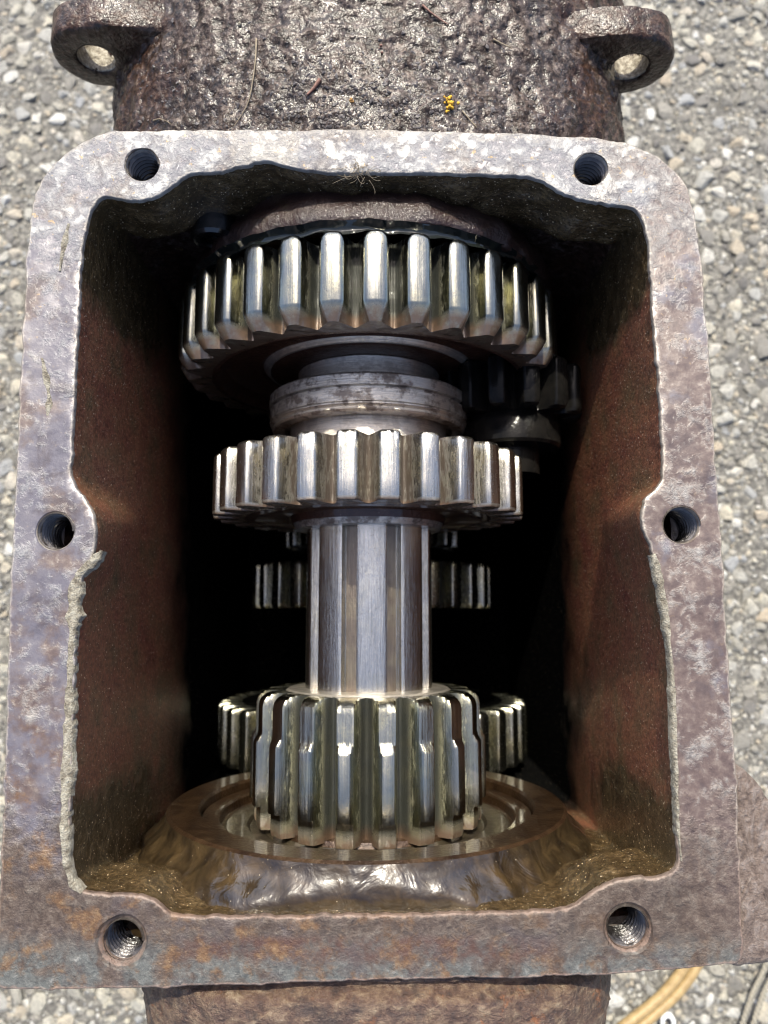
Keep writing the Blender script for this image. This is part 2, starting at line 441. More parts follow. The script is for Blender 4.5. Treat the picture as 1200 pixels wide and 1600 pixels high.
M_TURN = mat_turned('turned_steel')
M_HUB = mat_turned('brown_turned_steel', brown=0.8)
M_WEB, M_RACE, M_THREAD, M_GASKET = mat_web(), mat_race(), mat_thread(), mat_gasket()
M_SHIELD = mat_plain('bearing_shield', [(0.3, (0.018, 0.014, 0.009)), (0.7, (0.05, 0.040, 0.025))], 4, 0.3, 3, coat=0.5)
M_DARK = mat_dark('black_oily_iron', (0.006, 0.006, 0.006), 0.3)

# ------------------------------------------------------------------ outlines seen from above (photo pixels -> flange plane)
INNER = [
 ('C', 155, 305), (173, 307), (193, 312), (223, 313), (247, 305), (267, 292), (287, 275), (307, 268), (333, 269), (360, 265), (393, 255), (417, 251),
 (440, 257), (480, 266), (530, 270), (600, 270), (660, 270), (740, 272), (790, 273), (830, 275), (850, 283), (873, 298), (900, 310), (933, 317), (967, 320), (987, 323),
 ('C', 1002, 335), (1008, 353), (1013, 387), (1019, 480), (1029, 600), (1034, 694), (1036, 750), (1025, 761), (1008, 778), (1002, 791), (1001, 804), (1002, 817), (1010, 840),
 (1019, 859), (1023, 877), (1027, 896), (1034, 930), (1042, 975), (1049, 1050), (1055, 1200), (1057, 1300), (1062, 1345),
 ('C', 1052, 1365), (1025, 1371), (980, 1372), (950, 1380), (925, 1395), (905, 1412), (890, 1420), (800, 1425), (700, 1428), (600, 1430), (400, 1432), (280, 1432),
 (262, 1427), (245, 1410), (225, 1400), (200, 1396), (150, 1396), ('C', 125, 1392), (110, 1375), (106, 1350), (107, 1300), (112, 1200), (115, 1050), (118, 975), (122, 926),
 (129, 900), (142, 880), (147, 862), (149, 845), (150, 825), (146, 802), (137, 784), (116, 761), (111, 742), (113, 694), (117, 600), (123, 480), (128, 393), (138, 340)]
OUTER = [(45, 355), (52, 305), (66, 275), (100, 240), (140, 214), (175, 204), (300, 202), (600, 201), (780, 206), (910, 212), (980, 222), (1025, 240), (1055, 265), (1076, 292),
 (1087, 330), (1097, 413), (1113, 600), (1119, 712), (1124, 787), (1130, 862), (1136, 975), (1143, 1087), (1151, 1200), (1158, 1350), (1162, 1490), (1161, 1503), (1152, 1508),
 (1050, 1516), (940, 1525), (800, 1529), (600, 1532), (400, 1540), (230, 1545), (120, 1547), (0, 1548), (-8, 1544), (-9, 1530), (0, 1350), (6, 1200), (9, 1087), (13, 975), (19, 825),
 (26, 712), (30, 600), (36, 480), (41, 400)]

def closed_resample(P, step, corners=None):
    P = np.asarray(P, float)
    Q = np.vstack([P, P[:1]])
    s = np.concatenate([[0], np.cumsum(np.linalg.norm(np.diff(Q, axis=0), axis=1))])
    n = int(s[-1] / step)
    u = np.linspace(0, s[-1], n, endpoint=False)
    # gentle Catmull smoothing through dense linear sampling + local averaging
    R = np.stack([np.interp(u, s, Q[:, k]) for k in (0, 1)], 1)
    for _ in range(5):
        R = 0.25 * np.roll(R, 1, 0) + 0.5 * R + 0.25 * np.roll(R, -1, 0)
    return R, u, s

inner_px = [p[-2:] for p in INNER]
inner_xy = [W(*p) for p in inner_px]
cidx = [i for i, p in enumerate(INNER) if p[0] == 'C']
IN, uI, sI = closed_resample(inner_xy, 5.0)
outer_xy = [W(*p) for p in OUTER]
OUT, uO, sO = closed_resample(outer_xy, 6.0)

def normals2(P):                       # outward for a clockwise (as drawn, y up) loop
    t = np.roll(P, -1, 0) - np.roll(P, 1, 0)
    t /= np.linalg.norm(t, axis=1)[:, None] + 1e-9
    return np.stack([-t[:, 1], t[:, 0]], 1)
NI, NO = normals2(IN), normals2(OUT)
def area(P): return 0.5 * np.sum(P[:, 0] * np.roll(P[:, 1], -1) - np.roll(P[:, 0], -1) * P[:, 1])
if area(IN) > 0: NI = -NI
if area(OUT) > 0: NO = -NO
IN0 = IN.copy()
jit = np.array([nz(p[0], p[1], 3, 26, 4) * 2.6 + nz(p[0], p[1], 9, 9, 2) * 1.3 for p in IN])
IN = IN + NI * jit[:, None]
jit = np.array([nz(p[0], p[1], 5, 34, 4) * 2.2 + nz(p[0], p[1], 1, 11, 2) * 1.2 for p in OUT])
OUT = OUT + NO * jit[:, None]
def inside(P, poly):
    x, y = P[:, 0], P[:, 1]
    c = np.zeros(len(P), bool)
    a, b = poly, np.roll(poly, -1, 0)
    for (x0, y0), (x1, y1) in zip(a, b):
        if y0 == y1: continue
        k = ((y0 > y) != (y1 > y)) & (x < (x1 - x0) * (y - y0) / (y1 - y0) + x0)
        c ^= k
    return c

# bolt holes: pixel centre, bore radius, mouth chamfer
HOLES = [(222, 257, 25, 4), (923, 264, 25, 4), (86, 830, 26, 5), (1065, 820, 26, 4), (190, 1472, 27, 11), (982, 1451, 28, 8)]
HC = [W(h[0], h[1]) for h in HOLES]

# ------------------------------------------------------------------ gearbox housing
ZS = 420.0             # depth of the shaft axis
ZC = 1050.0            # depth of the countershaft axis
XC = -20.0             # axis X
FLOOR = 1515.0
SX = W(573, 950, ZS - 128)[0]
box = empty('gearbox_housing', (0, 0, -FLOOR), 'rusty cast iron gearbox housing with its cover off, standing on asphalt', 'gearbox')
def part(name, me, mat, parent=None, loc=(0, 0, 0), rot=(0, 0, 0)):
    """part of the housing; loc in design space"""
    p = parent or box
    o = link(name, me, mat, p, loc, rot)
    base = Vector((0, 0, -FLOOR)) if p is box else Vector((0, 0, 0))
    o.location = (Vector(loc) - base) * U
    return o

def zrel(x, y):
    return nz(x, y, 0, 90, 4) * 1.8 + nz(x, y, 4, 18, 3) * 0.7

def build_flange():
    li = [IN + NI * 2.2]                               # NI points away from the opening (into the iron)
    lo = [OUT - NO * 3.0]
    rings = []
    pts, edges = [], []
    def add_loop(P):
        s = len(pts)
        pts.extend(map(tuple, P)); n = len(P)
        edges.extend([(s + i, s + (i + 1) % n) for i in range(n)])
        return s, n
    so, no = add_loop(lo[0]); si, ni = add_loop(li[0])
    hl = []
    for (cx, cy), h in zip(HC, HOLES):
        r = h[2] + h[3] + 1
        P = np.array([(cx + (r + nz(cx + 40 * cos(a), cy + 40 * sin(a), 2, 30, 2) * 1.6) * cos(a), cy + (r + nz(cx + 40 * cos(a), cy + 40 * sin(a), 2, 30, 2) * 1.6) * sin(a)) for a in np.linspace(0, 2 * pi, 48, endpoint=False)])
        hl.append((add_loop(P), P))
    # interior points
    gx, gy = np.meshgrid(np.arange(-720, 640, 8.0), np.arange(-640, 740, 8.0))
    G = np.stack([gx.ravel(), gy.ravel()], 1) + rng.uniform(-2.2, 2.2, (gx.size, 2))
    keep = inside(G, lo[0]) & ~inside(G, li[0])
    G = G[keep]
    B = np.vstack([lo[0], li[0]] + [p for _, p in hl])
    ok = np.ones(len(G), bool)
    for i in range(0, len(G), 2000):
        d = np.min(np.linalg.norm(G[i:i + 2000, None, :] - B[None], axis=2), axis=1)
        ok[i:i + 2000] = d > 4.5
    for (cx, cy), h in zip(HC, HOLES):
        ok &= np.hypot(G[:, 0] - cx, G[:, 1] - cy) > h[2] + h[3] + 4
    G = G[ok]
    pts.extend(map(tuple, G))
    vv, ee, ff, ov, oe, of = delaunay_2d_cdt([Vector(p) for p in pts], edges, [], 0, 1e-4)
    V2 = np.array([tuple(v) for v in vv])
    C = np.array([V2[list(f)].mean(0) for f in ff])
    k = inside(C, lo[0]) & ~inside(C, li[0])
    for _, P in hl:
        k &= ~inside(C, P)
    faces = []
    for f, q in zip(ff, k):
        if q:
            a = V2[list(f)]
            ar = (a[1, 0] - a[0, 0]) * (a[2, 1] - a[0, 1]) - (a[2, 0] - a[0, 0]) * (a[1, 1] - a[0, 1])
            faces.append(tuple(f) if ar > 0 else tuple(f[::-1]))
    verts = [(x, y, zrel(x, y)) for x, y in V2]
    nflat = len(verts)
    B2 = np.vstack([lo[0], li[0]])
    wear = []
    for i in range(0, nflat, 2000):
        wear.append(np.exp(-np.min(np.linalg.norm(V2[i:i + 2000, None, :] - B2[None], axis=2), axis=1) / 3.5))
    wear = np.concatenate(wear)
    omap = {}
    for i, o in enumerate(ov):
        for q in o: omap[q] = i
    def skirt(start, n, levels):
        """levels: list of (P, z)"""
        prev = [omap[start + i] for i in range(n)]
        for P, z in levels:
            cur = []
            for (x, y), zz in zip(P, np.broadcast_to(z, len(P))):
                cur.append(len(verts)); verts.append((x, y, zz))
            for i in range(n):
                j = (i + 1) % n
                faces.append((prev[i], cur[i], cur[j], prev[j]))
            prev = cur
    zo = np.array([zrel(*p) for p in OUT])
    lip = np.array([nz(p[0], p[1], 2, 30, 3) for p in OUT])
    skirt(so, no, [(OUT - NO * 1.2, zo - 1.2), (OUT, zo - 4 - 2 * abs(lip)), (OUT + NO * (lip * 1)[:, None], zo - 14), (OUT + NO * (lip * 2)[:, None], -40), (OUT - NO * 2, -78), (OUT - NO * 9, -84), (OUT - NO * 46, -88)])
    zi = np.array([zrel(*p) for p in IN])
    skirt(si, ni, [(IN + NI * 0.9, zi - 0.8), (IN + NI * 0.1, zi - 3), (IN, zi - 9)])
    for ((s, n), P), (cx, cy), h in zip(hl, HC, HOLES):
        c = np.array((cx, cy))
        lv = []
        for rr, z in ((h[2] + h[3] * 0.55 + 1.5, -0.45 * h[3]), (h[2] + 2.2, -1.0 * h[3]), (h[2] + 1.8, -5 - h[3])):
            d = P - c; d = d / np.linalg.norm(d, axis=1)[:, None]
            lv.append((c + d * rr, z))
        skirt(s, n, lv)
    me = mesh('top_flange', verts, faces, sharp=40)
    wr = np.array([abs(v[2]) < 22 for v in verts], float); wr[:nflat] = wear
    at = me.attributes.new('wear', 'FLOAT', 'POINT'); at.data.foreach_set('value', wr)
    return part('top_flange', me, M_FLANGE), zi

flange, zi = build_flange()

# inner walls ------------------------------------------------------
def wall_target():
    s_c = [sI[i] for i in cidx] + [sI[-1] + sI[cidx[0]]]
    xl = lambda y: np.interp(y, [W(108, 1300)[1], W(123, 480)[1]], [W(108, 1300)[0], W(123, 480)[0]])
    xr = lambda y: np.interp(y, [W(1058, 1300)[1], W(1019, 480)[1]], [W(1058, 1300)[0] + 2, W(1019, 480)[0] + 2])
    yt, yb = W(600, 255)[1], W(600, 1434)[1]
    T = np.zeros_like(IN); kind = np.zeros(len(IN), int)
    c = [np.array(W(*inner_px[i])) for i in cidx]
    for i, (p, u) in enumerate(zip(IN, uI)):
        side = 3
        for k in range(4):
            a, b = s_c[k], s_c[k + 1]
            if a <= u < b: side = k
        kind[i] = side
        x, y = p
        if side == 0:
            T[i] = (np.interp(x, [c[0][0], W(290, 270)[0], W(870, 270)[0], c[1][0]], [xl(yt), W(290, 270)[0], W(870, 270)[0], xr(yt)]), yt)
        elif side == 2:
            T[i] = (np.interp(x, [c[3][0], W(285, 1430)[0], W(880, 1430)[0], c[2][0]], [xl(yb), W(285, 1430)[0], W(880, 1430)[0], xr(yb)]), yb)
        else:
            q0, q1 = (c[1][1], c[2][1]) if side == 1 else (c[0][1], c[3][1])
            yy = np.interp(y, [q1, W(600, 1250)[1], W(600, 450)[1], q0], [yb, W(600, 1250)[1], W(600, 450)[1], yt])
            T[i] = ((xr if side == 1 else xl)(yy), yy)
    return T, kind
T, kind = wall_target()
def build_walls():
    depths = np.array([9, 14, 21, 29] + list(range(38, 640, 14)) + [660, 700, 780, 900, 1050, 1200, 1400, FLOOR - 20])
    n = len(IN)
    wT = np.where((kind == 0) | (kind == 2), 1.0, 0.0)
    for _ in range(8): wT = 0.25 * np.roll(wT, 1) + 0.5 * wT + 0.25 * np.roll(wT, -1)
    verts, faces = [], []
    cen = np.array([(-10.0, 80.0)])
    for k, d in enumerate(depths):
        s_end = sstep(115, 235, d)
        s_side = np.clip((d - 20) / 300, 0, 1) ** 0.85
        s = wT * s_end + (1 - wT) * s_side
        P = IN + (IN0 - IN) * float(sstep(9, 40, np.float64(d)))
        P = P * (1 - s[:, None]) + T * s[:, None]
        P = cen + (P - cen) * (1 - 0.00003 * d)
        for i in range(n):
            x, y = P[i]
            amp = min(1.0, (d - 9) / 40) * float(1 - sstep(350, 640, np.float64(d)))
            e = wT[i] * 7 + 0.8 + 1.7 * float(1 - sstep(10, 60, np.float64(d)))
            dn = amp * (nz(x, y, d, 70, 3) * e + nz(x, y, d * 0.8, 22, 2) * e * 0.22)
            x, y = (x, y) + NI[i] * dn
            verts.append((x, y, (zi[i] if k == 0 else 0) - d))
        if k:
            a, b = (k - 1) * n, k * n
            for i in range(n):
                j = (i + 1) % n
                faces.append((a + i, a + j, b + j, b + i))
    b = (len(depths) - 1) * n
    c = len(verts); verts.append((0, 80, -FLOOR + 20))
    for i in range(n): faces.append((b + i, b + (i + 1) % n, c))
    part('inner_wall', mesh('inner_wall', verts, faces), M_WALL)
    # outer shell below the flange
    prof = [(-46, 88), (-60, 110), (-66, 160), (-70, 700), (-74, 1300), (-90, 1480), (-110, 1514)]
    v2, f2 = [], []
    O2 = OUT[::3]; N2 = NO[::3]; m = len(O2)
    for k, (o, d) in enumerate(prof):
        for p in O2 + N2 * o: v2.append((p[0], p[1], -d))
        if k:
            for i in range(m):
                j = (i + 1) % m
                f2.append(((k - 1) * m + i, k * m + i, k * m + j, (k - 1) * m + j))
    part('outer_shell', mesh('outer_shell', v2, f2), M_NECK)
build_walls()

# threaded holes
def thread_mesh(r):
    pitch, turns, seg, nth = 9.5, 11, 5, 36
    rad = [r, r + 0.4, r + 3.6, r + 5.2, r + 3.0]
    V, Fc = [], []
    K = turns * seg
    for k in range(K + 1):
        for j in range(nth):
            a = 2 * pi * j / nth
            z = -(k / seg * pitch) - pitch * j / nth + pitch
            rr = rad[k % seg]
            if z > -6: rr = max(rr, r + 2.2); z = max(z, -3 + 0.1 * z)
            V.append((rr * cos(a), rr * sin(a), z))
    for k in range(K):
        for j in range(nth):
            if j < nth - 1:
                Fc.append((k * nth + j, k * nth + j + 1, (k + 1) * nth + j + 1, (k + 1) * nth + j))
            elif k + seg + 1 <= K:
                Fc.append((k * nth + j, (k + seg) * nth, (k + seg + 1) * nth, (k + 1) * nth + j))
    s = len(V); V.append((0, 0, -K / seg * pitch - 4))
    for j in range(nth - 1): Fc.append((K * nth + j, K * nth + j + 1, s))
    return mesh('threaded_hole', V, Fc, sharp=50)
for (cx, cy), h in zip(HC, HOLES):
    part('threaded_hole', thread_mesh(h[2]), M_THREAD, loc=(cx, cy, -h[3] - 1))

# ------------------------------------------------------------------ lathe about the shaft direction (Y)
def lathe(name, prof, n=96, sharp=30, wob=0.0, cap=True, fn=None):
    """prof: (radius, y) list; y decreasing = towards the viewer's bottom. Axis Y through the local origin"""
    V, Fc = [], []
    for k, (r, y) in enumerate(prof):
        for j in range(n):
            a = 2 * pi * j / n
            rr, yy = r, y
            if wob: rr += nz(r * sin(a), y, r * cos(a), 40, 3) * wob
            v = (rr * sin(a), yy, rr * cos(a))
            if fn: v = fn(*v)
            V.append(v)
        if k:
            p, q = (k - 1) * n, k * n
            for j in range(n):
                i = (j + 1) % n
                Fc.append((p + j, p + i, q + i, q + j))
    return mesh(name, V, Fc, sharp=sharp)


# bearing seat at the lower wall
R_SEAT = 394.0
YR = Yat(1347, ZS - R_SEAT)
R_BORE = 330.0
seat = [(R_BORE, YR - 80), (R_BORE, YR - 6), (R_BORE + 4, YR), (R_SEAT - 6, YR), (R_SEAT, YR - 4)]
def seat_body():
    V, Fc = [], []
    n = 260
    prof = [(R_SEAT, YR - 4), (R_SEAT + 2, YR - 14), (R_SEAT + 5, YR - 26), (R_SEAT + 6, YR - 40), (R_SEAT + 3, YR - 52), (R_SEAT - 8, YR - 62), (R_SEAT - 16, YR - 72), (R_SEAT - 16, YR - 82),
            (R_SEAT - 6, YR - 90), (R_SEAT + 10, YR - 98), (R_SEAT + 30, YR - 110)]
    prof = [(r_ + 85 * np.clip((YR - 22 - y_) / 62, 0, 1) ** 1.3, y_) for r_, y_ in prof]
    for k, (r, y) in enumerate(prof):
        for j in range(n):
            a = 2 * pi * j / n
            am = 0 if k == 0 else min(1, k / 3)
            lump = nz(r * sin(a), y, r * cos(a), 64, 4) * 12 + nz(r * sin(a), y, r * cos(a), 24, 3) * 1.6
            rr = r + am * lump
            x, z = rr * sin(a), rr * cos(a)
            # off the crown the flank of the boss spreads out and sinks into the end wall
            side = abs(sin(a)); y2 = y
            z = min(z, ZS - 15 - 0.22 * max(0, YR - y - 40) * 1.0 + nz(x, y, 3, 30, 3) * 4)
            V.append((x, y2, z))
        if k:
            p, q = (k - 1) * n, k * n
            for j in range(n):
                i = (j + 1) % n
                Fc.append((p + j, p + i, q + i, q + j))
    return mesh('bearing_boss', V, Fc)
part('bearing_seat', lathe('bearing_seat', seat, 140, sharp=25), M_RACE, loc=(SX, 0, -ZS))
part('bearing_boss', seat_body(), M_SLUDGE, loc=(SX, 0, -ZS))

# upper wall: arched bearing boss over the large gear, with the plug beside it
YW = W(600, 262)[1]
R_UP = 384.0
def upper_boss():
    V, Fc = [], []
    n = 240
    yf = Yat(349, ZS - R_UP)
    prof = [(R_UP - 60, yf + 4), (R_UP - 12, yf), (R_UP - 3, yf + 4), (R_UP, yf + 12), (R_UP + 1, yf + 24), (R_UP - 2, yf + 38), (R_UP - 8, yf + 52), (R_UP - 20, yf + 66), (R_UP - 26, yf + 84), (R_UP - 26, yf + 130)]
    for k, (r, y) in enumerate(prof):
        for j in range(n):
            a = 2 * pi * j / n
            am = min(1, k / 3)
            rr = r + am * (nz(r * sin(a), y, r * cos(a), 60, 4) * 9 + nz(r * sin(a), y, r * cos(a), 18, 3) * 3)
            V.append((rr * sin(a), y, rr * cos(a)))
        if k:
            p, q = (k - 1) * n, k * n
            for j in range(n):
                i = (j + 1) % n
                Fc.append((p + j, p + i, q + i, q + j))
    return mesh('upper_bearing_boss', V, Fc)
part('upper_bearing_boss', upper_boss(), mat_upper(), loc=(SX + 8, 0, -ZS))
plug_p = W(335, 370, 170)
part('plug', lathe('plug', [(0.1, -6), (14, -8), (16, 2), (22, 2), (26, -10), (38, -10), (44, -4), (45, 40)], 48, sharp=35), M_DARK, loc=(plug_p[0], plug_p[1], -170))

# ------------------------------------------------------------------ neck above the flange, with two bolt lugs
def neck():
    V, Fc = [], []
    y0, y1 = W(600, 212, 30)[1] - 50, W(600, -260, 60)[1]
    ny, na = 170, 420
    for i in range(ny + 1):
        t = i / ny
        y = y0 + (y1 - y0) * t
        hw = 508 + 40 * sstep(0.0, 0.25, np.float64(t)) + 10 * t
        top = 52 - 22 * t
        dep = 900
        for j in range(na + 1):
            a = -pi * 0.62 + pi * 1.24 * j / na
            e = 0.74
            sx = np.sign(sin(a)) * abs(sin(a)) ** e
            cz = np.sign(cos(a)) * abs(cos(a)) ** e
            zc = top + 380
            x = hw * sx; z = -zc + 380 * cz if cz > 0 else -zc + 500 * cz
            crown = -26 * (x / hw) ** 2
            f = nz(x, y, z, 120, 4) * 9 + nz(x, y, z, 30, 4) * 6.0 + nz(x, y, z, 11, 3) * 2.8
            V.append((x - 34 + sx * f * 0.7, y, z + (crown if cz > 0 else -26) + cz * f))
        if i:
            p, q = (i - 1) * (na + 1), i * (na + 1)
            for j in range(na): Fc.append((p + j, p + j + 1, q + j + 1, q + j))
    return mesh('neck', V, Fc)
neck_o = part('neck', neck(), M_NECK)
neck_o.location = (0, 0, 0)
neck_o.location = Vector((0, 0, FLOOR)) * U
M_BORE = mat_plain('pale_bore_rust', [(0.3, (0.06, 0.045, 0.03)), (0.5, (0.22, 0.19, 0.14)), (0.7, (0.44, 0.41, 0.34))], 12, 0.55, 4)

def lug(px, py, d, r, rh, L, s):
    """bolt ear: eye with a bore along Y, blended inward to the neck with a web"""
    cx, cy = W(px, py, d)
    n = 72
    V, Fc = [], []
    def ring(fr, y):
        b = len(V)
        for j in range(n):
            a = 2 * pi * j / n
            x, z = fr(a)
            g = nz(cx + x, y, z, 30, 3)
            V.append((x + sin(a) * g * 2.2, y + nz(x, y, z, 25, 3) * 1.2, z + cos(a) * g * 2.2))
        return b
    def outer(k):
        def f(a):
            x, z = sin(a), cos(a)
            tx = -s * x
            ext = 1.0 + (2.0 * max(tx, 0) ** 1.3)      # grows towards the neck
            return r * k * x * ext, r * k * z * (1 + 0.55 * max(tx, 0)) - (10 * max(tx, 0))
        return f
    circ = lambda q: (lambda a: (q * sin(a), q * cos(a)))
    rings = [ring(circ(rh), L), ring(circ(rh), 3), ring(circ(rh + 3), 0), ring(circ(rh + 9), -1.0), ring(outer(0.90), 0), ring(outer(0.97), 3), ring(outer(1.0), 10), ring(outer(1.0), L * 0.5), ring(outer(0.99), L)]
    for p, q in zip(rings, rings[1:]):
        for j in range(n):
            i = (j + 1) % n
            Fc.append((p + j, q + j, q + i, p + i))
    p, q = rings[-1], rings[0]
    for j in range(n):
        i = (j + 1) % n
        Fc.append((p + j, q + j, q + i, p + i))
    me = mesh('lug', V, Fc, sharp=45)
    o = part('lug', me, M_NECK, neck_o, loc=(cx, cy, -d))
    o.location = (Vector((cx, cy, -d))) * U
    link('bore', lathe('bore', [(rh + 0.5, 1.5), (rh - 0.8, 3), (rh - 0.8, L - 3), (rh + 0.5, L - 1)], 48, wob=1.2), M_BORE, o)
    return o
lug(151, 93, 190, 84, 36, 60, -1)
lug(984, 106, 190, 82, 36, 60, 1)

# ------------------------------------------------------------------ rear boss below the flange and side pad
def rear_boss():
    V, Fc = [], []
    yb = W(600, 1535)[1]
    y0 = yb + 60
    prof = [(y0, 0.97, 40), (yb - 2, 0.97, 20), (yb - 7, 0.965, 17), (yb - 12, 0.955, 30), (yb - 24, 0.955, 31), (yb - 29, 0.97, 18), (yb - 35, 0.985, 13), (yb - 60, 1.0, 14), (yb - 100, 1.0, 22), (yb - 150, 0.99, 40), (yb - 220, 0.97, 60), (yb - 300, 0.94, 90)]
    dense = []
    for (a, b) in zip(prof, prof[1:]):
        m = max(1, int(abs(a[0] - b[0]) / 6))
        for k in range(m): dense.append([a[c] + (b[c] - a[c]) * k / m for c in range(3)])
    na = 240
    cx = W(588, 1560, 250)[0]
    for i, (y, sc, top) in enumerate(dense):
        for j in range(na + 1):
            a = -pi * 0.62 + pi * 1.24 * j / na
            e = 0.62
            sx = np.sign(sin(a)) * abs(sin(a)) ** e
            cz = np.sign(cos(a)) * abs(cos(a)) ** e
            x = 402 * sc * sx
            z = -(top + 300) + 300 * cz
            f = nz(x, y, z, 60, 4) * 5 + nz(x, y * 2.2, z, 16, 3) * 2.2
            V.append((cx + x + sx * f, y, z + cz * f))
        if i:
            p, q = (i - 1) * (na + 1), i * (na + 1)
            for j in range(na): Fc.append((p + j, q + j, q + j + 1, p + j + 1))
    return mesh('rear_boss', V, Fc)
part('rear_boss', rear_boss(), M_RUST)

def side_pad():
    V, Fc = [], []
    a0 = np.array(W(1146, 1196, 8)); a1 = np.array(W(1158, 1516, 8))
    ol = [W(1144, 1192, 10), W(1160, 1199, 10), W(1178, 1212, 12), W(1196, 1234, 14), W(1212, 1262, 18), W(1224, 1300, 20), W(1232, 1350, 20), W(1234, 1420, 20), W(1230, 1480, 16), W(1226, 1506, 14), W(1140, 1514, 10)]
    P, _, _ = closed_resample(ol, 6.0)
    n = len(P)
    N = normals2(P)
    if area(P) > 0: N = -N
    c = P.mean(0)
    lv = [(0.0, -9)] 
    rings = []
    def add(Q, zf):
        b = len(V)
        for x, y in Q: V.append((x, y, zf(x, y)))
        return b
    top = lambda x, y: -11 - 0.16 * max(0, x - a0[0]) + nz(x, y, 1, 26, 4) * 5 + nz(x, y, 6, 9, 2) * 2
    for k in (0.12, 0.35, 0.6, 0.8, 0.93): rings.append(add(c + (P - c) * k, top))
    rings.append(add(P - N * 1, lambda x, y: top(x, y) - 4))
    for z in (-18, -40, -90, -180): rings.append(add(P + N * 2, lambda x, y, z=z: z + top(x, y)))
    rings.append(add(c + (P - c) * 0.7, lambda x, y: -330))
    for p, q in zip(rings, rings[1:]):
        for j in range(n):
            i = (j + 1) % n
            Fc.append((p + j, p + i, q + i, q + j))
    Fc.append(tuple(rings[0] + j for j in range(n))[::-1])
    return mesh('side_pad', V, Fc)
part('side_pad', side_pad(), M_PAD)

# pale torn gasket left on the inner edge
def gasket(pix, wid, seed, side=1):
    P = np.array([W(*p) for p in pix])
    s = np.concatenate([[0], np.cumsum(np.linalg.norm(np.diff(P, axis=0), axis=1))])
    m = int(s[-1] / 2.2)
    u = np.linspace(0, s[-1], m)
    Q = np.stack([np.interp(u, s, P[:, k]) for k in (0, 1)], 1)
    wv = np.interp(u, s, wid) * np.array([min(1.2, max(0.5, 0.95 + 0.8 * nz(p[0], p[1], seed + 7, 46, 3))) for p in Q])
    t = np.gradient(Q, axis=0); t /= np.linalg.norm(t, axis=1)[:, None]
    nn = np.stack([-t[:, 1], t[:, 0]], 1)
    V, Fc = [], []
    K = 11
    for i in range(m):
        x, y = Q[i]
        wl = wv[i] * (1.1 + 0.3 * nz(x, y, seed, 22, 4)) * 0.55
        wr = wv[i] * (1.1 + 0.4 * nz(x, y, seed + 4, 18, 4)) * 0.55
        for k in range(K):
            v = k / (K - 1) * 2 - 1
            off = v * (wr if v > 0 else wl)
            px, py = Q[i] + nn[i] * off
            z = 1.6 + 0.7 * (1 - abs(v) ** 6) + nz(px, py, seed + 2, 16, 4) * 0.9 - 6.0 * max(0.0, v * side - 0.1) ** 1.6
            if k in (0, K - 1): z = -4 if v * side < 0 else -14
            V.append((px, py, z))
        if i:
            p, q = (i - 1) * K, i * K
            for k in range(K - 1): Fc.append((p + k, q + k, q + k + 1, p + k + 1))
    o = part('gasket_scrap', mesh('gasket_scrap', V, Fc), M_GASKET)
    return o
gasket([(160, 860), (152, 872), (138, 884), (122, 898), (116, 925), (114, 975), (110, 1050), (105, 1200), (101, 1290), (103, 1350), (112, 1380), (128, 1394)], [8, 18, 22, 22, 19, 17, 18, 16, 13, 11, 9, 5], 1)
gasket([(1020, 866), (1026, 885), (1033, 920), (1042, 970), (1050, 1050), (1056, 1200), (1059, 1300), (1064, 1345)], [10, 15, 11, 8, 6, 6, 5, 3], 11, -1)

gasket([(108, 350), (104, 368), (99, 392), (94, 424)], [5, 9, 8, 4], 21)
gasket([(66, 560), (73, 590), (79, 628), (76, 650)], [4, 9, 13, 6], 31)
gasket([(160, 862), (150, 868), (143, 880)], [6, 16, 12], 41)

# ------------------------------------------------------------------ gears
def gear_profile(N, Ro, m, ht=0.235, hb=0.38, crown=0.06, ped=2.1):
    """half a tooth: ht, hb = half width at tip and root as a share of the pitch angle"""
    a = 2 * pi / N
    rr = Ro - ped * m
    half = lambda r: a * (hb + (ht - hb) * (max(r - rr, 0) / (Ro - rr)) ** 1.15)
    ctrl = [(a / 2, rr - 0.32 * m), (a * (0.5 + hb) / 2, rr - 0.22 * m), (a * hb * 1.03, rr + 0.12 * m), (half(rr + 0.4 * m), rr + 0.45 * m)]
    for k in np.linspace(0.75, ped - 0.30, 5): ctrl.append((half(rr + k * m), rr + k * m))
    ctrl.append((half(Ro) * 0.97, Ro - crown * 2.2 * m)); ctrl.append((half(Ro) * 0.84, Ro - crown * m)); ctrl.append((half(Ro) * 0.45, Ro - 0.01 * m)); ctrl.append((0.0, Ro))
    P = [np.array(c) for c in ctrl]
    for _ in range(2):
        Q = [P[0]]
        for u, v in zip(P, P[1:]): Q += [0.75 * u + 0.25 * v, 0.25 * u + 0.75 * v]
        Q.append(P[-1]); P = Q
    P = P[:1] + P[1:-1:2] + P[-1:]
    return np.array(P), rr

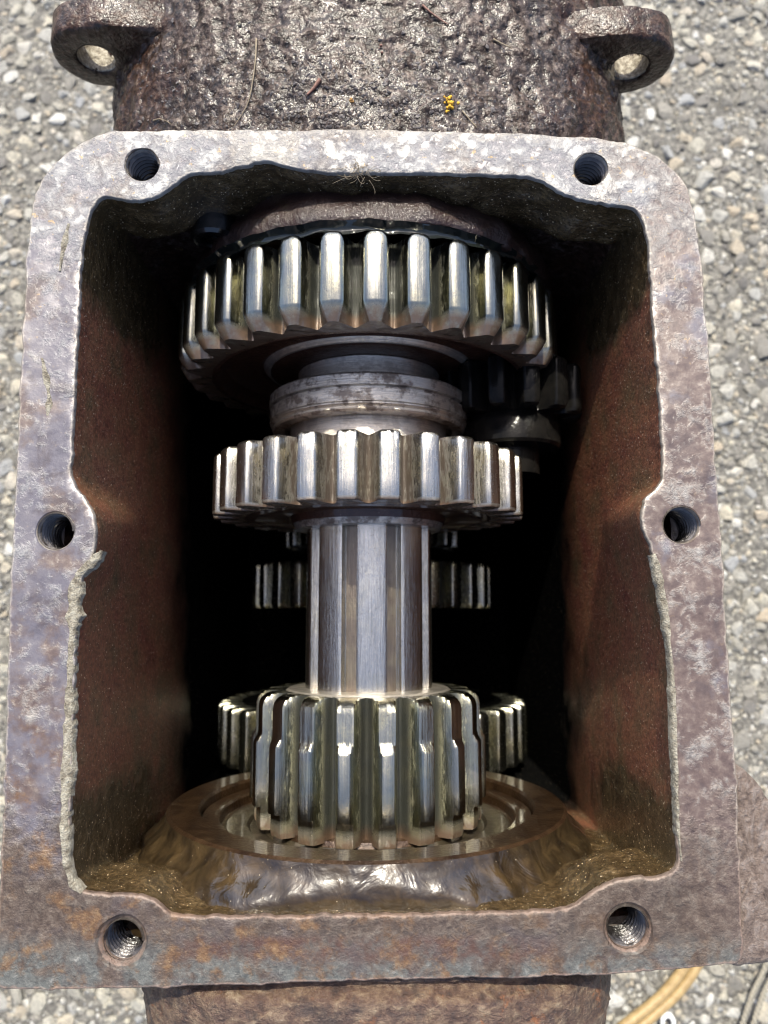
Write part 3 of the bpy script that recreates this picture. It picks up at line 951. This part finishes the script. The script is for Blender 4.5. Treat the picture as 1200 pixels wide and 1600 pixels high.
def tooth_mesh(N, Ro, m, rows, inner, ht=0.235, hb=0.38, crown=0.06, ped=2.1, sharp=32, endstain=False, seed=0):
    """rows: (y, thickness factor, height factor, outer factor) from the far end to the near end"""
    prof, rr = gear_profile(N, Ro, m, ht, hb, crown, ped)
    L = np.vstack([prof * (-1, 1), prof[-2::-1]])       # left half then right half
    n = len(L)
    V, Fc, root, endf = [], [], [], []
    for k_, (y, th, hh) in enumerate(rows):
        for ang, r in L:
            wgt = np.clip((r - rr) / (Ro - rr), 0, 1)
            wgt = wgt * wgt * (3 - 2 * wgt)
            r2 = rr + (r - rr) * hh if hh >= 0 else min(r, rr + (Ro - rr) * -hh)
            a2 = ang * (1 - wgt) + ang * th * wgt
            if wgt > 0.1:
                r2 += nz(r2 * sin(a2) + seed * 50, y, seed * 9, 14, 3) * 0.9 * wgt
                if wgt > 0.9: r2 -= max(0.0, nz(seed * 70 + ang * 300, y * 1.4, 5, 7, 2) - 0.75) * 9
                a2 += nz(r2, y, seed * 31 + sin(a2) * 200, 18, 2) * 0.5 / Ro * wgt
            V.append((r2 * sin(a2), y, r2 * cos(a2))); root.append(1 - wgt); endf.append(1.0 if endstain and k_ >= len(rows) - 2 else 0.0)
    K = len(rows)
    for k in range(K - 1):
        for j in range(n - 1):
            Fc.append((k * n + j, k * n + j + 1, (k + 1) * n + j + 1, (k + 1) * n + j))
    for k, flip in ((0, True), (K - 1, False)):
        s = len(V)
        y = rows[k][0]
        for ang, r in L:
            V.append((inner * sin(ang), y, inner * cos(ang))); root.append(1); endf.append(0.0 if flip else float(endstain))
        for j in range(n - 1):
            f = (k * n + j, k * n + j + 1, s + j + 1, s + j)
            Fc.append(f[::-1] if flip else f)
    me = mesh('tooth', V, Fc, sharp=sharp)
    at = me.attributes.new('root', 'FLOAT', 'POINT')
    if len(me.vertices) == len(root): at.data.foreach_set('value', root)
    at = me.attributes.new('endface', 'FLOAT', 'POINT')
    if len(me.vertices) == len(endf): at.data.foreach_set('value', endf)
    return me

def add_teeth(parent, N, build, mat, off=0.0, nvar=4):
    """build(seed) makes one tooth mesh; the gear's teeth share a few worn variants"""
    firsts = []
    for k in range(N):
        if k < nvar:
            me = build(k); me.materials.append(mat)
            o = link('tooth', me, None, parent); firsts.append(o)
        else:
            o = firsts[random.randrange(nvar)].copy(); COL.objects.link(o)
        o.rotation_euler = (0, off + 2 * pi * k / N, 0)

MOD = 22.4
# the large sliding gear
R1, N1 = 401.0, 33
y1f, y1b = Yat(487, ZS - R1), Yat(357, ZS - R1)
g1 = empty('large_gear', (SX, y1f, -ZS), 'largest gear at the top of the case, wet with oil, with a grooved collar', 'gear')
L1 = y1b - y1f
rows = [(L1, 0.70, 0.90), (L1 - 4, 0.84, 0.965), (L1 - 11, 0.95, 0.99), (L1 - 20, 1, 1), (L1 * 0.5, 1, 1), (24, 1, 1), (20, 0.97, 0.985), (6, 0.74, 0.84), (-8, 0.50, 0.62)]
add_teeth(g1, N1, lambda sd: tooth_mesh(N1, R1, MOD, rows, R1 - 2.45 * MOD - 14, ht=0.27, hb=0.395, crown=0.10, endstain=True, seed=sd), M_GEAR, 0.05)
rw = R1 - 2.43 * MOD - 12
link('gear_web', lathe('gear_web', [(130, L1), (rw, L1), (rw + 2, L1 * 0.5), (rw, -5), (rw - 12, -7), (rw - 20, 3), (rw - 27, 22), (250, 25), (240, 24), (232, 21), (226, 24), (223, 26), (213, 18), (205, 14), (160, 12), (150, 12)], 128, sharp=30), M_WEB, g1)
yc0, yc1 = Yat(578, ZS - 214), Yat(637, ZS - 208)
link('hub', lathe('hub', [(148, 16), (153, 10), (151, 4), (151, yc0 - y1f + 6), (154, yc0 - y1f - 2)], 96, sharp=28), M_TURN, g1)
link('step_ring', lathe('step_ring', [(226, 25), (224.5, 23), (215, 15.5), (211, 15)], 96, sharp=28), M_TURN, g1)
h = yc1 - yc0                      # negative
c = yc0 - y1f
colp = [(158, c), (206, c), (212, c - 5), (212, c + h * 0.36), (203, c + h * 0.38), (203, c + h * 0.45), (211, c + h * 0.47), (211, c + h * 0.80), (207, c + h * 0.82), (207, c + h * 0.85), (210, c + h * 0.87), (206, c + h * 0.90), (204, c + h * 0.93), (206, c + h), (202, c + h - 4), (180, c + h - 4), (176, c + h + 6), (150, c + h + 6)]
link('shift_collar', lathe('shift_collar', colp, 112, sharp=25), M_HUB, g1)

# wet oil bridging the back of the large gear and the arched boss
def oil_film():
    V, Fc = [], []
    n, K = 220, 10
    yf = Yat(349, ZS - R_UP)
    for i in range(n + 1):
        a = -1.02 + 2.04 * i / n
        wv = cos(a * N1) * 2.2 + nz(a * 300, 3, 1, 40, 3) * 4
        for k in range(K + 1):
            t = k / K
            rr = (R1 - 7) * (1 - t) + (R_UP + 2) * t - 17 * sin(pi * t) * (1 + 0.3 * nz(a * 300, t, 2, 60, 2)) + 3
            y = (y1b - 5 + wv) * (1 - t) + (yf + 5 + wv * 0.5) * t
            V.append((rr * sin(a), y, rr * cos(a)))
        if i:
            p, q = (i - 1) * (K + 1), i * (K + 1)
            for k in range(K): Fc.append((p + k, p + k + 1, q + k + 1, q + k))
    b = NB('dark_clear_oil')
    m = b.set(col=(0.010, 0.012, 0.011), rough=0.04, spec=0.7, nrm=b.bump(b.noise(3, 2), 3))
    o = link('oil_film', mesh('oil_film', V, Fc), m, None, (SX, 0, -ZS))
    tag(o, 'dark wet oil clinging behind the largest gear under the arched lip', 'oil', kind='stuff')
oil_film()

# the medium sliding gear
R2, N2 = 325.0, 27
y2f, y2b = Yat(779, ZS - R2), Yat(668, ZS - R2)
g2 = empty('medium_gear', (SX, y2f, -ZS), 'medium gear halfway along the shaft with brown stains between its teeth', 'gear')
L2 = y2b - y2f
rows = [(L2, 0.80, 0.80), (L2 - 3, 0.93, 0.93), (L2 - 8, 1, 0.99), (L2 * 0.7, 1, 1), (L2 * 0.5, 1, 1.0), (L2 * 0.3, 1, 1), (7, 1, 1), (1.5, 0.95, 0.97), (0, 0.90, 0.94)]
add_teeth(g2, N2, lambda sd: tooth_mesh(N2, R2, MOD, rows, R2 - 2.45 * MOD - 14, endstain=True, seed=sd), M_GEARDRY, 0.137 - 2 * pi / N2)
rw = R2 - 2.43 * MOD - 12
link('gear_web', lathe('gear_web', [(120, L2), (rw, L2), (rw, 0), (rw - 20, -1), (rw - 30, 5), (180, 7), (166, 4), (160, -10)], 120, sharp=30), M_WEB, g2)
yh = Yat(817, ZS - 150) - y2f
link('hub', lathe('hub', [(160, 2), (157, -12), (156, yh + 8), (152, yh), (120, yh - 1)], 96, sharp=28), M_HUB, g2)
yr = Yat(632, ZS - 150) - y2f
link('rear_hub', lathe('rear_hub', [(168, L2 - 2), (166, yr), (120, yr)], 96, sharp=28), M_TURN, g2)

# input pinion at the bottom
R3, N3 = 238.0, 19
y3f, y3b = Yat(1329, ZS - R3 + 8), Yat(1093, ZS - R3 + 30)
g3 = empty('input_pinion', (SX + 1, y3f, -ZS), 'long pinion with stepped teeth at the bottom of the case, running into the bearing', 'gear')
L3 = y3b - y3f
yst = Yat(1176, ZS - R3) - y3f
ycut = Yat(1291, ZS - R3) - y3f
rows = [(L3, 0.45, -0.22), (L3 - 2, 0.6, -0.42), (L3 - 7, 0.78, -0.60), (L3 - 14, 0.92, -0.72), (L3 - 24, 1, -0.77), (yst + 16, 1, -0.77), (yst + 9, 1, -0.80), (yst - 2, 1, -0.96), (yst - 7, 1, 1),
        (ycut + 30, 1, 1), (ycut + 2, 1, 1), (ycut, 1.0, 1), (ycut - 0.6, 1.0, -0.80), (ycut - 10, 1.0, -0.79), (8, 1.0, -0.79), (0, 0.95, -0.74)]
add_teeth(g3, N3, lambda sd: tooth_mesh(N3, R3, MOD * 1.0, rows, R3 - 2.45 * MOD - 12, ht=0.145, hb=0.39, crown=0.03, sharp=24, endstain=True, seed=sd), M_PINION, 0.17)
rw = R3 - 2.43 * MOD - 10
link('pinion_body', lathe('pinion_body', [(110, L3 + 3), (136, L3 + 4), (rw - 10, L3 + 2), (rw - 1, L3 - 5), (rw, L3 - 12), (rw, 0), (100, -1)], 96, sharp=28), M_TURN, g3)

# ball bearing round the pinion
yb0 = YR - 34
bearing = empty('ball_bearing', (SX, yb0, -ZS), 'oily brown ball bearing sunk in its ring below the pinion', 'bearing')
link('outer_race', lathe('outer_race', [(R_BORE - 0.8, 10), (R_BORE - 3, 14), (R_BORE - 34, 14), (R_BORE - 37, 11), (R_BORE - 40, -4), (R_BORE - 46, -6)], 120, sharp=25), M_RACE, bearing)
link('shield', lathe('shield', [(R_BORE - 44, -6), (R_BORE - 50, -3), (R_BORE - 90, -4), (R_BORE - 96, -10), (R_BORE - 120, -11), (R_BORE - 128, -4)], 120, sharp=25), M_SHIELD, bearing)
link('inner_race', lathe('inner_race', [(R_BORE - 127, -4), (R_BORE - 130, 6), (R_BORE - 150, 7), (100, 7)], 120, sharp=25), M_RACE, bearing)

# splined shaft
RS, NS = 131.0, 9
ys0, ys1 = Yat(1120, ZS - RS), Yat(560, ZS - RS)
LS = ys1 - ys0
sh = empty('splined_shaft', (SX + 2, ys0, -ZS), 'steel splined shaft bridging the medium gear and the pinion', 'shaft')
link('shaft_core', lathe('shaft_core', [(60, 0), (RS - 17, 0), (RS - 17, LS), (60, LS)], 96, sharp=28), M_GROOVE, sh)
def spline_mesh():
    a = 2 * pi / NS
    ha = a * 0.33
    pr = [(-ha - 0.035, RS - 18), (-ha - 0.010, RS - 15), (-ha, RS - 2), (-ha + 0.02, RS - 0.3)]
    L = pr + [(t, RS) for t in np.linspace(-ha + 0.05, ha - 0.05, 10)] + [(-q, r) for q, r in pr[::-1]]
    V, Fc = [], []
    n = len(L)
    ysq = np.linspace(0, LS, 26)
    for y in ysq:
        for t, r in L: V.append((r * sin(t), y, r * cos(t)))
    for k in range(len(ysq) - 1):
        for j in range(n - 1): Fc.append((k * n + j, (k + 1) * n + j, (k + 1) * n + j + 1, k * n + j + 1))
    return mesh('spline', V, Fc, sharp=40)
sm = spline_mesh(); sm.materials.append(M_SHAFT)
first = link('spline', sm, None, sh, (0, 0, 0), (0, 0.06, 0))
for k in range(1, NS):
    o = first.copy(); COL.objects.link(o); o.rotation_euler = (0, 0.06 + 2 * pi * k / NS, 0)

# countershaft cluster, deep in the case
cs = empty('countershaft_cluster', (SX, 0, -ZC), 'dark countershaft with three small toothed wheels deep under the main shaft', 'countershaft')
def cs_gear(name, N, R, pyf, pyb, off, lab=None):
    yf, yb = Yat(pyf, ZC - R * 0.45), Yat(pyb, ZC - R * 0.45)
    L = yb - yf
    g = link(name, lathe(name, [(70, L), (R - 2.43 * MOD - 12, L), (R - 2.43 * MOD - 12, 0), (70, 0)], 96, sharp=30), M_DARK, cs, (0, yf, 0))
    rows = [(L, 0.8, 0.9), (L - 6, 0.96, 0.98), (L - 14, 1, 1), (14, 1, 1), (5, 0.96, 0.98), (0, 0.8, 0.9)]
    add_teeth(g, N, lambda sd: tooth_mesh(N, R, MOD, rows, R - 2.45 * MOD - 14, seed=sd), M_CLUSTER, off)
    return g
cs_gear('cluster_gear', 21, 258.0, 856, 790, 0.1)
cs_gear('cluster_gear', 29, 347.0, 950, 880, 0.05)
cs_gear('cluster_gear', 37, 434.0, 1196, 1104, 0.02)
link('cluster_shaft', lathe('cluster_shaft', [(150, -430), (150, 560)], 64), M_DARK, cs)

# reverse idler at the upper right
gi_y = Yat(640, 330)
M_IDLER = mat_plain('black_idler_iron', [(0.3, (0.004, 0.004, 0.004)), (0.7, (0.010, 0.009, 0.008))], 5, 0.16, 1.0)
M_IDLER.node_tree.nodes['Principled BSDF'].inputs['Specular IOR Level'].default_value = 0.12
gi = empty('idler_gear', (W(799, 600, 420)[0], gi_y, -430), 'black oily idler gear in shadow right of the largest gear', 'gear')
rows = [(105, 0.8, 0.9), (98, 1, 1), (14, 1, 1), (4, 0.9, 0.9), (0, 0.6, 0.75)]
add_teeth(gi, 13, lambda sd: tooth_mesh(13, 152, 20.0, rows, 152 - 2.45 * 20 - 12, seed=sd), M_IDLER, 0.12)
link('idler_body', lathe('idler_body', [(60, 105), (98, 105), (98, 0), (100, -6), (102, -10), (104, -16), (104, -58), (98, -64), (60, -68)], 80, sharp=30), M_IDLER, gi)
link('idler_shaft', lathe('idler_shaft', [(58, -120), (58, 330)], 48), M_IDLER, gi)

# ------------------------------------------------------------------ asphalt and its stones
GZ = -FLOOR - 4
def ground():
    n = 260
    ext = 1900.0
    V, Fc = [], []
    g = np.linspace(-1, 1, n)
    xs = g * ext; ys = g * ext + 100
    for y in ys:
        for x in xs: V.append((x, y, GZ - 6 + mnoise.noise(Vector((x / 34, y / 34, 0))) * 8 + mnoise.noise(Vector((x / 9, y / 9, 5))) * 3))
    for j in range(n - 1):
        for i in range(n - 1): Fc.append((j * n + i, j * n + i + 1, (j + 1) * n + i + 1, (j + 1) * n + i))
    E = 14000.0                                             # the sheet goes on beyond the detailed patch
    b = len(V)
    V += [(-E, -E, GZ - 6), (E, -E, GZ - 6), (E, E, GZ - 6), (-E, E, GZ - 6)]
    c = [0, n - 1, n * n - 1, n * (n - 1)]
    bot = list(range(0, n)); top = [n * (n - 1) + i for i in range(n)]
    lef = [j * n for j in range(n)]; rig = [j * n + n - 1 for j in range(n)]
    Fc.append(tuple([b, b + 1] + bot[::-1])); Fc.append(tuple([b + 1, b + 2] + rig[::-1]))
    Fc.append(tuple([b + 2, b + 3] + top)); Fc.append(tuple([b + 3, b] + lef))
    me = mesh('asphalt', V, Fc)
    o = link('asphalt', me, mat_asphalt())
    o['kind'] = 'structure'; o['label'] = 'worn grey asphalt full of pale stone chips'
    return o
asphalt = ground()

def ico(sub):
    import bmesh
    bm = bmesh.new(); bmesh.ops.create_icosphere(bm, subdivisions=sub, radius=1.0)
    bm.verts.ensure_lookup_table()
    v = np.array([tuple(q.co) for q in bm.verts]); f = np.array([[q.index for q in t.verts] for t in bm.faces]); bm.free()
    return v, f
IV, IF = ico(2)
IV1, IF1 = ico(1)
def rock(v, seed, cut=5):
    """angular chip: a ball cut by a few random planes"""
    r = np.random.default_rng(seed)
    p = v.copy() * r.uniform(0.8, 1.25, 3)
    for _ in range(cut):
        d = r.normal(size=3); d /= np.linalg.norm(d)
        k = r.uniform(0.45, 0.8)
        s = p @ d
        p = p - np.outer(np.maximum(s - k, 0), d) * 0.95
    return p + r.normal(scale=0.02, size=p.shape)
protos = []
MS, MSI = mat_stone(False), mat_stone(True)
for k in range(12):
    me = mesh('stone', rock(IV, 100 + k, 8), IF, sharp=28)
    me.materials.append(MS); protos.append(me)

def visible(x, y):
    """ground point in frame and not under the housing"""
    if x * x > 740 ** 2 * 4: return False
    # project
    dx, dy, dz = x, y, GZ - HCAM
    yc = dy * cos(TILT) + dz * sin(TILT); zc = -dy * sin(TILT) + dz * cos(TILT)
    px = 600 + F * dx / -zc; py = 800 - F * yc / -zc
    return (-20 < px < 1220 and -20 < py < 1620), px, py
ol_px = np.array(OUTER, float)
stones, placed = 0, []
cand = []
for t in range(26000):
    px, py = random.uniform(-15, 1215), random.uniform(-15, 1615)
    if inside(np.array([[px, py]]), ol_px)[0]: continue
    if 190 < px < 960 and py < 230: continue
    if 250 < px < 930 and py > 1520: continue
    x, y = W(px, py, -GZ)
    rad = random.choice([13, 16, 20, 26, 34, 42, 54]) * random.uniform(0.85, 1.2)
    if len(cand) > 24: rad = min(rad, 38)
    if all((x - a) ** 2 + (y - b) ** 2 > (0.66 * (rad + c)) ** 2 for a, b, c in cand):
        cand.append((x, y, rad))
cand.sort(key=lambda c: -c[2])
big, small = cand[:300], cand[300:]
for x, y, r in big:
    o = link('stone', random.choice(protos), None, asphalt, (x, y, GZ - 3 - 0.10 * r), (random.uniform(-0.3, 0.3), random.uniform(-0.3, 0.3), random.uniform(0, 6.28)))
    o.scale = (r, r * random.uniform(0.7, 1.0), r * random.uniform(0.36, 0.52))
def chips(n_rand, fixed):
    lst = [(x, y, r) for x, y, r in fixed]
    for _ in range(n_rand):
        x, y = random.uniform(-1150, 1150), random.uniform(-1000, 1400)
        if abs(x) < 470 and -480 < y < 700: continue
        lst.append((x, y, random.choice([6, 7, 8, 10, 12, 15]) * random.uniform(0.8, 1.25)))
    P = [rock(IV1, 500 + k, 5) for k in range(40)]
    VV, FF, b = [], [], 0
    for x, y, r in lst:
        p = P[random.randrange(40)]
        a = random.uniform(0, 6.28); R = np.array([[cos(a), -sin(a), 0], [sin(a), cos(a), 0], [0, 0, 1]])
        q = (p * (r, r * random.uniform(0.7, 1), r * 0.55)) @ R.T + (x, y, GZ - 6 - 0.05 * r)
        VV.append(q); FF.append(IF1 + b); b += len(p)
    VV = np.vstack(VV) * U; FF = np.vstack(FF)
    me = bpy.data.meshes.new('stone_chips')
    me.vertices.add(len(VV)); me.vertices.foreach_set('co', VV.ravel())
    me.loops.add(FF.size); me.loops.foreach_set('vertex_index', FF.ravel().astype(np.int32))
    me.polygons.add(len(FF)); me.polygons.foreach_set('loop_start', np.arange(0, FF.size, 3, dtype=np.int32))
    me.update(); me.validate()
    o = link('stone_chips', me, MSI, asphalt); o['kind'] = 'stuff'
    return o
dense = []
while len(dense) < 7000:
    px, py = random.uniform(-20, 1220), random.uniform(-20, 1620)
    if 70 < px < 1085 and 220 < py < 1500: continue
    if 230 < px < 950: continue
    x, y = W(px, py, -GZ); dense.append((x, y, random.choice([5, 6, 8, 10, 12]) * random.uniform(0.8, 1.25)))
chips(7000, small + dense)

# ------------------------------------------------------------------ cords and ring lying on the asphalt at the lower right
def tube(pts, r, n=10, twist=None, cap=True):
    P = np.array(pts, float)
    t = np.gradient(P, axis=0); t /= np.linalg.norm(t, axis=1)[:, None]
    up = np.array((0, 0, 1.0))
    V, Fc = [], []
    for i, (p, d) in enumerate(zip(P, t)):
        a = np.cross(d, up); a /= np.linalg.norm(a) + 1e-9
        b = np.cross(a, d)
        for j in range(n):
            q = 2 * pi * j / n
            rr = r if not callable(r) else r(i, q)
            V.append(p + a * rr * cos(q) + b * rr * sin(q))
        if i:
            for j in range(n):
                k = (j + 1) % n
                Fc.append(((i - 1) * n + j, (i - 1) * n + k, i * n + k, i * n + j))
    Fc.append(tuple(range(n))[::-1]); Fc.append(tuple((len(P) - 1) * n + j for j in range(n)))
    return V, Fc
def path(px, d, n):
    P = np.array([(*W(a, b, d), -d) for a, b in px])
    s = np.linspace(0, 1, len(P)); u = np.linspace(0, 1, n)
    Q = np.stack([np.interp(u, s, P[:, k]) for k in range(3)], 1)
    for _ in range(6): Q[1:-1] = 0.25 * Q[:-2] + 0.5 * Q[1:-1] + 0.25 * Q[2:]
    return Q
M_TAN = mat_plain('tan_plastic', [(0.3, (0.24, 0.165, 0.075)), (0.7, (0.36, 0.26, 0.125))], 5, 0.4, 1.5)
M_ROPE = mat_plain('twisted_twine', [(0.3, (0.18, 0.165, 0.13)), (0.7, (0.36, 0.335, 0.28))], 16, 0.8, 5)
M_WHITE = mat_plain('white_plastic', [(0.3, (0.62, 0.62, 0.60)), (0.7, (0.74, 0.74, 0.72))], 5, 0.35, 1)
dG = FLOOR - 26
cord = empty('tan_cord', (*W(1030, 1560, dG), -dG), 'flat tan twin cord running under the lower right of the housing', 'cord')
for off in (0, 1):
    pts = path([(1075 + off * 19, 1500), (1058 + off * 20, 1528), (1034 + off * 21, 1556), (1000 + off * 24, 1584), (960 + off * 28, 1614), (925 + off * 30, 1645)], dG, 40) - np.array((*W(1030, 1560, dG), -dG))
    V, Fc = tube(pts, 17, 12)
    link('strand', mesh('strand', V, Fc), M_TAN, cord)
for i, (dxp, lab) in enumerate(((0, 'pale twisted twine on the asphalt, the one nearer the tan cord'), (17, 'pale twisted twine at the frame edge, the one farther from the tan cord'))):
    tw = empty('twine', (*W(1180 + dxp, 1550, dG), -dG), lab, 'twine', 'twisted twines lying on the asphalt')
    base = path([(1206 + dxp, 1480), (1192 + dxp, 1520), (1176 + dxp, 1552), (1163 + dxp, 1590), (1150 + dxp, 1640)], dG, 90) - np.array((*W(1180 + dxp, 1550, dG), -dG))
    for k in range(2):
        t = np.gradient(base, axis=0); t /= np.linalg.norm(t, axis=1)[:, None]
        a = np.cross(t, (0, 0, 1.0)); b = np.cross(a, t)
        ph = np.arange(len(base)) * 0.75 + k * pi
        pts = base + a * (np.cos(ph) * 4.2)[:, None] + b * (np.sin(ph) * 4.2)[:, None]
        V, Fc = tube(pts, 5.2, 8)
        link('strand', mesh('strand', V, Fc), M_ROPE, tw)
def torus(R, r, sy=1.0):
    V, Fc = [], []
    n, m = 36, 12
    for i in range(n):
        for j in range(m):
            a, b = 2 * pi * i / n, 2 * pi * j / m
            V.append(((R + r * cos(b)) * cos(a), (R + r * cos(b)) * sin(a) * sy, r * sin(b)))
    for i in range(n):
        for j in range(m):
            Fc.append((i * m + j, ((i + 1) % n) * m + j, ((i + 1) % n) * m + (j + 1) % m, i * m + (j + 1) % m))
    return mesh('plastic_ring', V, Fc)
ring = link('plastic_ring', torus(18, 7, 1.3), M_WHITE, None, (*W(1043, 1597, dG), -dG + 4))
tag(ring, 'small white plastic ring lying beside the tan cord', 'ring')

# ------------------------------------------------------------------ bits lying on the dirty neck and flange
from mathutils.bvhtree import BVHTree
bpy.context.view_layer.update()
neck_o = [o for o in bpy.data.objects if o.name == 'neck'][0]
bvh = BVHTree.FromPolygons([neck_o.matrix_world @ v.co for v in neck_o.data.vertices], [p.vertices for p in neck_o.data.polygons])
def on_neck(px, py):
    a = np.array((*W(px, py, -300), 300.0)) * U; b = np.array((*W(px, py, 600), -600.0)) * U
    hit = bvh.ray_cast(Vector(a), Vector(b - a).normalized())
    return np.array(hit[0]) / U if hit[0] else np.array((*W(px, py, 40), -40.0))
M_LICHEN = mat_plain('yellow_lichen', [(0.3, (0.42, 0.22, 0.02)), (0.7, (0.72, 0.46, 0.05))], 12, 0.8, 6)
M_OCHRE = mat_plain('ochre_dirt', [(0.3, (0.16, 0.08, 0.02)), (0.7, (0.34, 0.19, 0.06))], 12, 0.8, 4)
M_STRAW = mat_plain('dry_straw', [(0.3, (0.12, 0.095, 0.065)), (0.7, (0.27, 0.22, 0.15))], 9, 0.7, 2)
M_LEAF = mat_plain('dead_leaf', [(0.3, (0.09, 0.04, 0.03)), (0.7, (0.22, 0.11, 0.08))], 8, 0.6, 3)
M_GRIT = mat_plain('grit', [(0.25, (0.012, 0.010, 0.009)), (0.5, (0.05, 0.042, 0.04)), (0.68, (0.14, 0.12, 0.11)), (0.78, (0.30, 0.25, 0.19))], 5, 0.4, 2, coat=0.6)
def lump(name, c, pieces, rad, mat, label, cat, seed, spread=(1, 1)):
    r = np.random.default_rng(seed)
    VV, FF, b = [], [], 0
    for k in range(pieces):
        p = rock(IV1, seed * 50 + k, 3) * rad * r.uniform(0.5, 1.2)
        o = r.normal(scale=1.0, size=3) * np.array((rad * spread[0], rad * spread[1], rad * 0.5))
        VV.append(p + o); FF.append(IF1 + b); b += len(p)
    o = link(name, mesh(name, np.vstack(VV), np.vstack(FF)), mat, None, tuple(np.array(c) + (0, 0, 2)))
    tag(o, label, cat)
lump('lichen', on_neck(702, 163), 26, 3.4, M_LICHEN, 'bright yellow lichen crumb on the dirty neck above the flange', 'lichen', 3, (1.4, 2.0))
lump('crumb', on_neck(549, 159), 6, 2.4, M_OCHRE, 'small ochre crumb on the neck left of the yellow lichen', 'crumb', 4)
lump('pebble', on_neck(380, 39), 1, 5.0, M_GASKET, 'tiny pale pebble at the upper left of the neck', 'pebble', 5)
lump('pebble', on_neck(591, 76), 3, 3.4, M_LEAF, 'reddish grit cluster in the middle of the neck', 'pebble', 6)
def strand(pix, r, mat, name, label, cat, lift=3.0, group=None):
    P = np.array([on_neck(*p) for p in pix]) + (0, 0, lift)
    s = np.linspace(0, 1, len(P)); u = np.linspace(0, 1, 24)
    Q = np.stack([np.interp(u, s, P[:, k]) for k in range(3)], 1)
    for _ in range(4): Q[1:-1] = 0.25 * Q[:-2] + 0.5 * Q[1:-1] + 0.25 * Q[2:]
    c = Q.mean(0)
    V, Fc = tube(Q - c, lambda i, q: r * (1 - 0.6 * i / 24), 6)
    o = link(name, mesh(name, V, Fc), mat, None, tuple(c)); tag(o, label, cat, group)
strand([(401, 62), (400, 95), (396, 125), (390, 160), (376, 185), (365, 200)], 1.7, M_STRAW, 'straw', 'long grey straw down the left of the neck', 'straw')
strand([(500, 126), (491, 139), (480, 150)], 4.5, M_LEAF, 'leaf_scrap', 'reddish dead leaf scrap left of the neck middle', 'leaf')
strand([(770, 63), (783, 70), (800, 77)], 2.0, M_STRAW, 'straw', 'short yellow straw at the right of the neck', 'straw')
strand([(722, 175), (735, 190), (745, 201)], 1.6, M_STRAW, 'straw', 'thin dark-tipped straw just right of the yellow lichen', 'straw')
strand([(660, 10), (673, 22), (690, 34), (700, 40)], 2.4, M_LEAF, 'twig', 'thin brown twig at the top right of the neck', 'twig')
strand([(240, 190), (250, 187), (262, 191), (268, 196)], 1.2, M_STRAW, 'fibre', 'curled hair at the lower left of the neck', 'fibre')
# grit on the neck: one uncountable mass
def grit():
    VV, FF, b = [], [], 0
    P = [rock(IV1, 900 + k, 4) for k in range(20)]
    for _ in range(2400):
        px = random.gauss(560, 190)
        py = 205 - abs(random.gauss(0, 75))
        if not (215 < px < 900 and -40 < py < 204): continue
        c = on_neck(px, py)
        r = random.choice([1.0, 1.3, 1.6, 2.0, 2.6, 3.4]) * random.uniform(0.7, 1.2)
        p = P[random.randrange(20)] * (r * random.uniform(0.8, 2.2), r, r * 0.8)
        a = random.uniform(0, 6.28); R = np.array([[cos(a), -sin(a), 0], [sin(a), cos(a), 0], [0, 0, 1]])
        VV.append(p @ R.T + c - (0, 0, r * 0.2)); FF.append(IF1 + b); b += len(p)
    o = link('grit', mesh('grit', np.vstack(VV), np.vstack(FF), smooth=False), M_GRIT)
    tag(o, 'dark oily grit and crumbs caked over the neck', 'grit', kind='stuff')
grit()

# cobweb and dust hanging at the inner top edge
def cobweb():
    r = np.random.default_rng(5)
    VV, FF, b = [], [], 0
    c = np.array((*W(558, 268, -3), 3.0))
    for k in range(44):
        a = c + r.normal(size=3) * (17, 7, 2); a[2] = max(a[2], 3)
        d = a + r.normal(size=3) * (11, 8, 2); d[2] = max(d[2], 2) if d[1] > c[1] else d[2] - 8
        m = (a + d) / 2 + r.normal(size=3) * (7, 7, 4)
        u = np.linspace(0, 1, 8)[:, None]
        P = (1 - u) ** 2 * a + 2 * u * (1 - u) * m + u ** 2 * d
        V, Fc = tube(P - c, 0.36, 4)
        VV += [np.array(V)]; FF += [tuple(i + b for i in f) for f in Fc]; b += len(V)
    o = link('cobweb', mesh('cobweb', np.vstack(VV), FF), M_STRAW, None, tuple(c))
    tag(o, 'dusty tan cobweb tuft clinging to the inner top edge of the flange', 'cobweb')
cobweb()
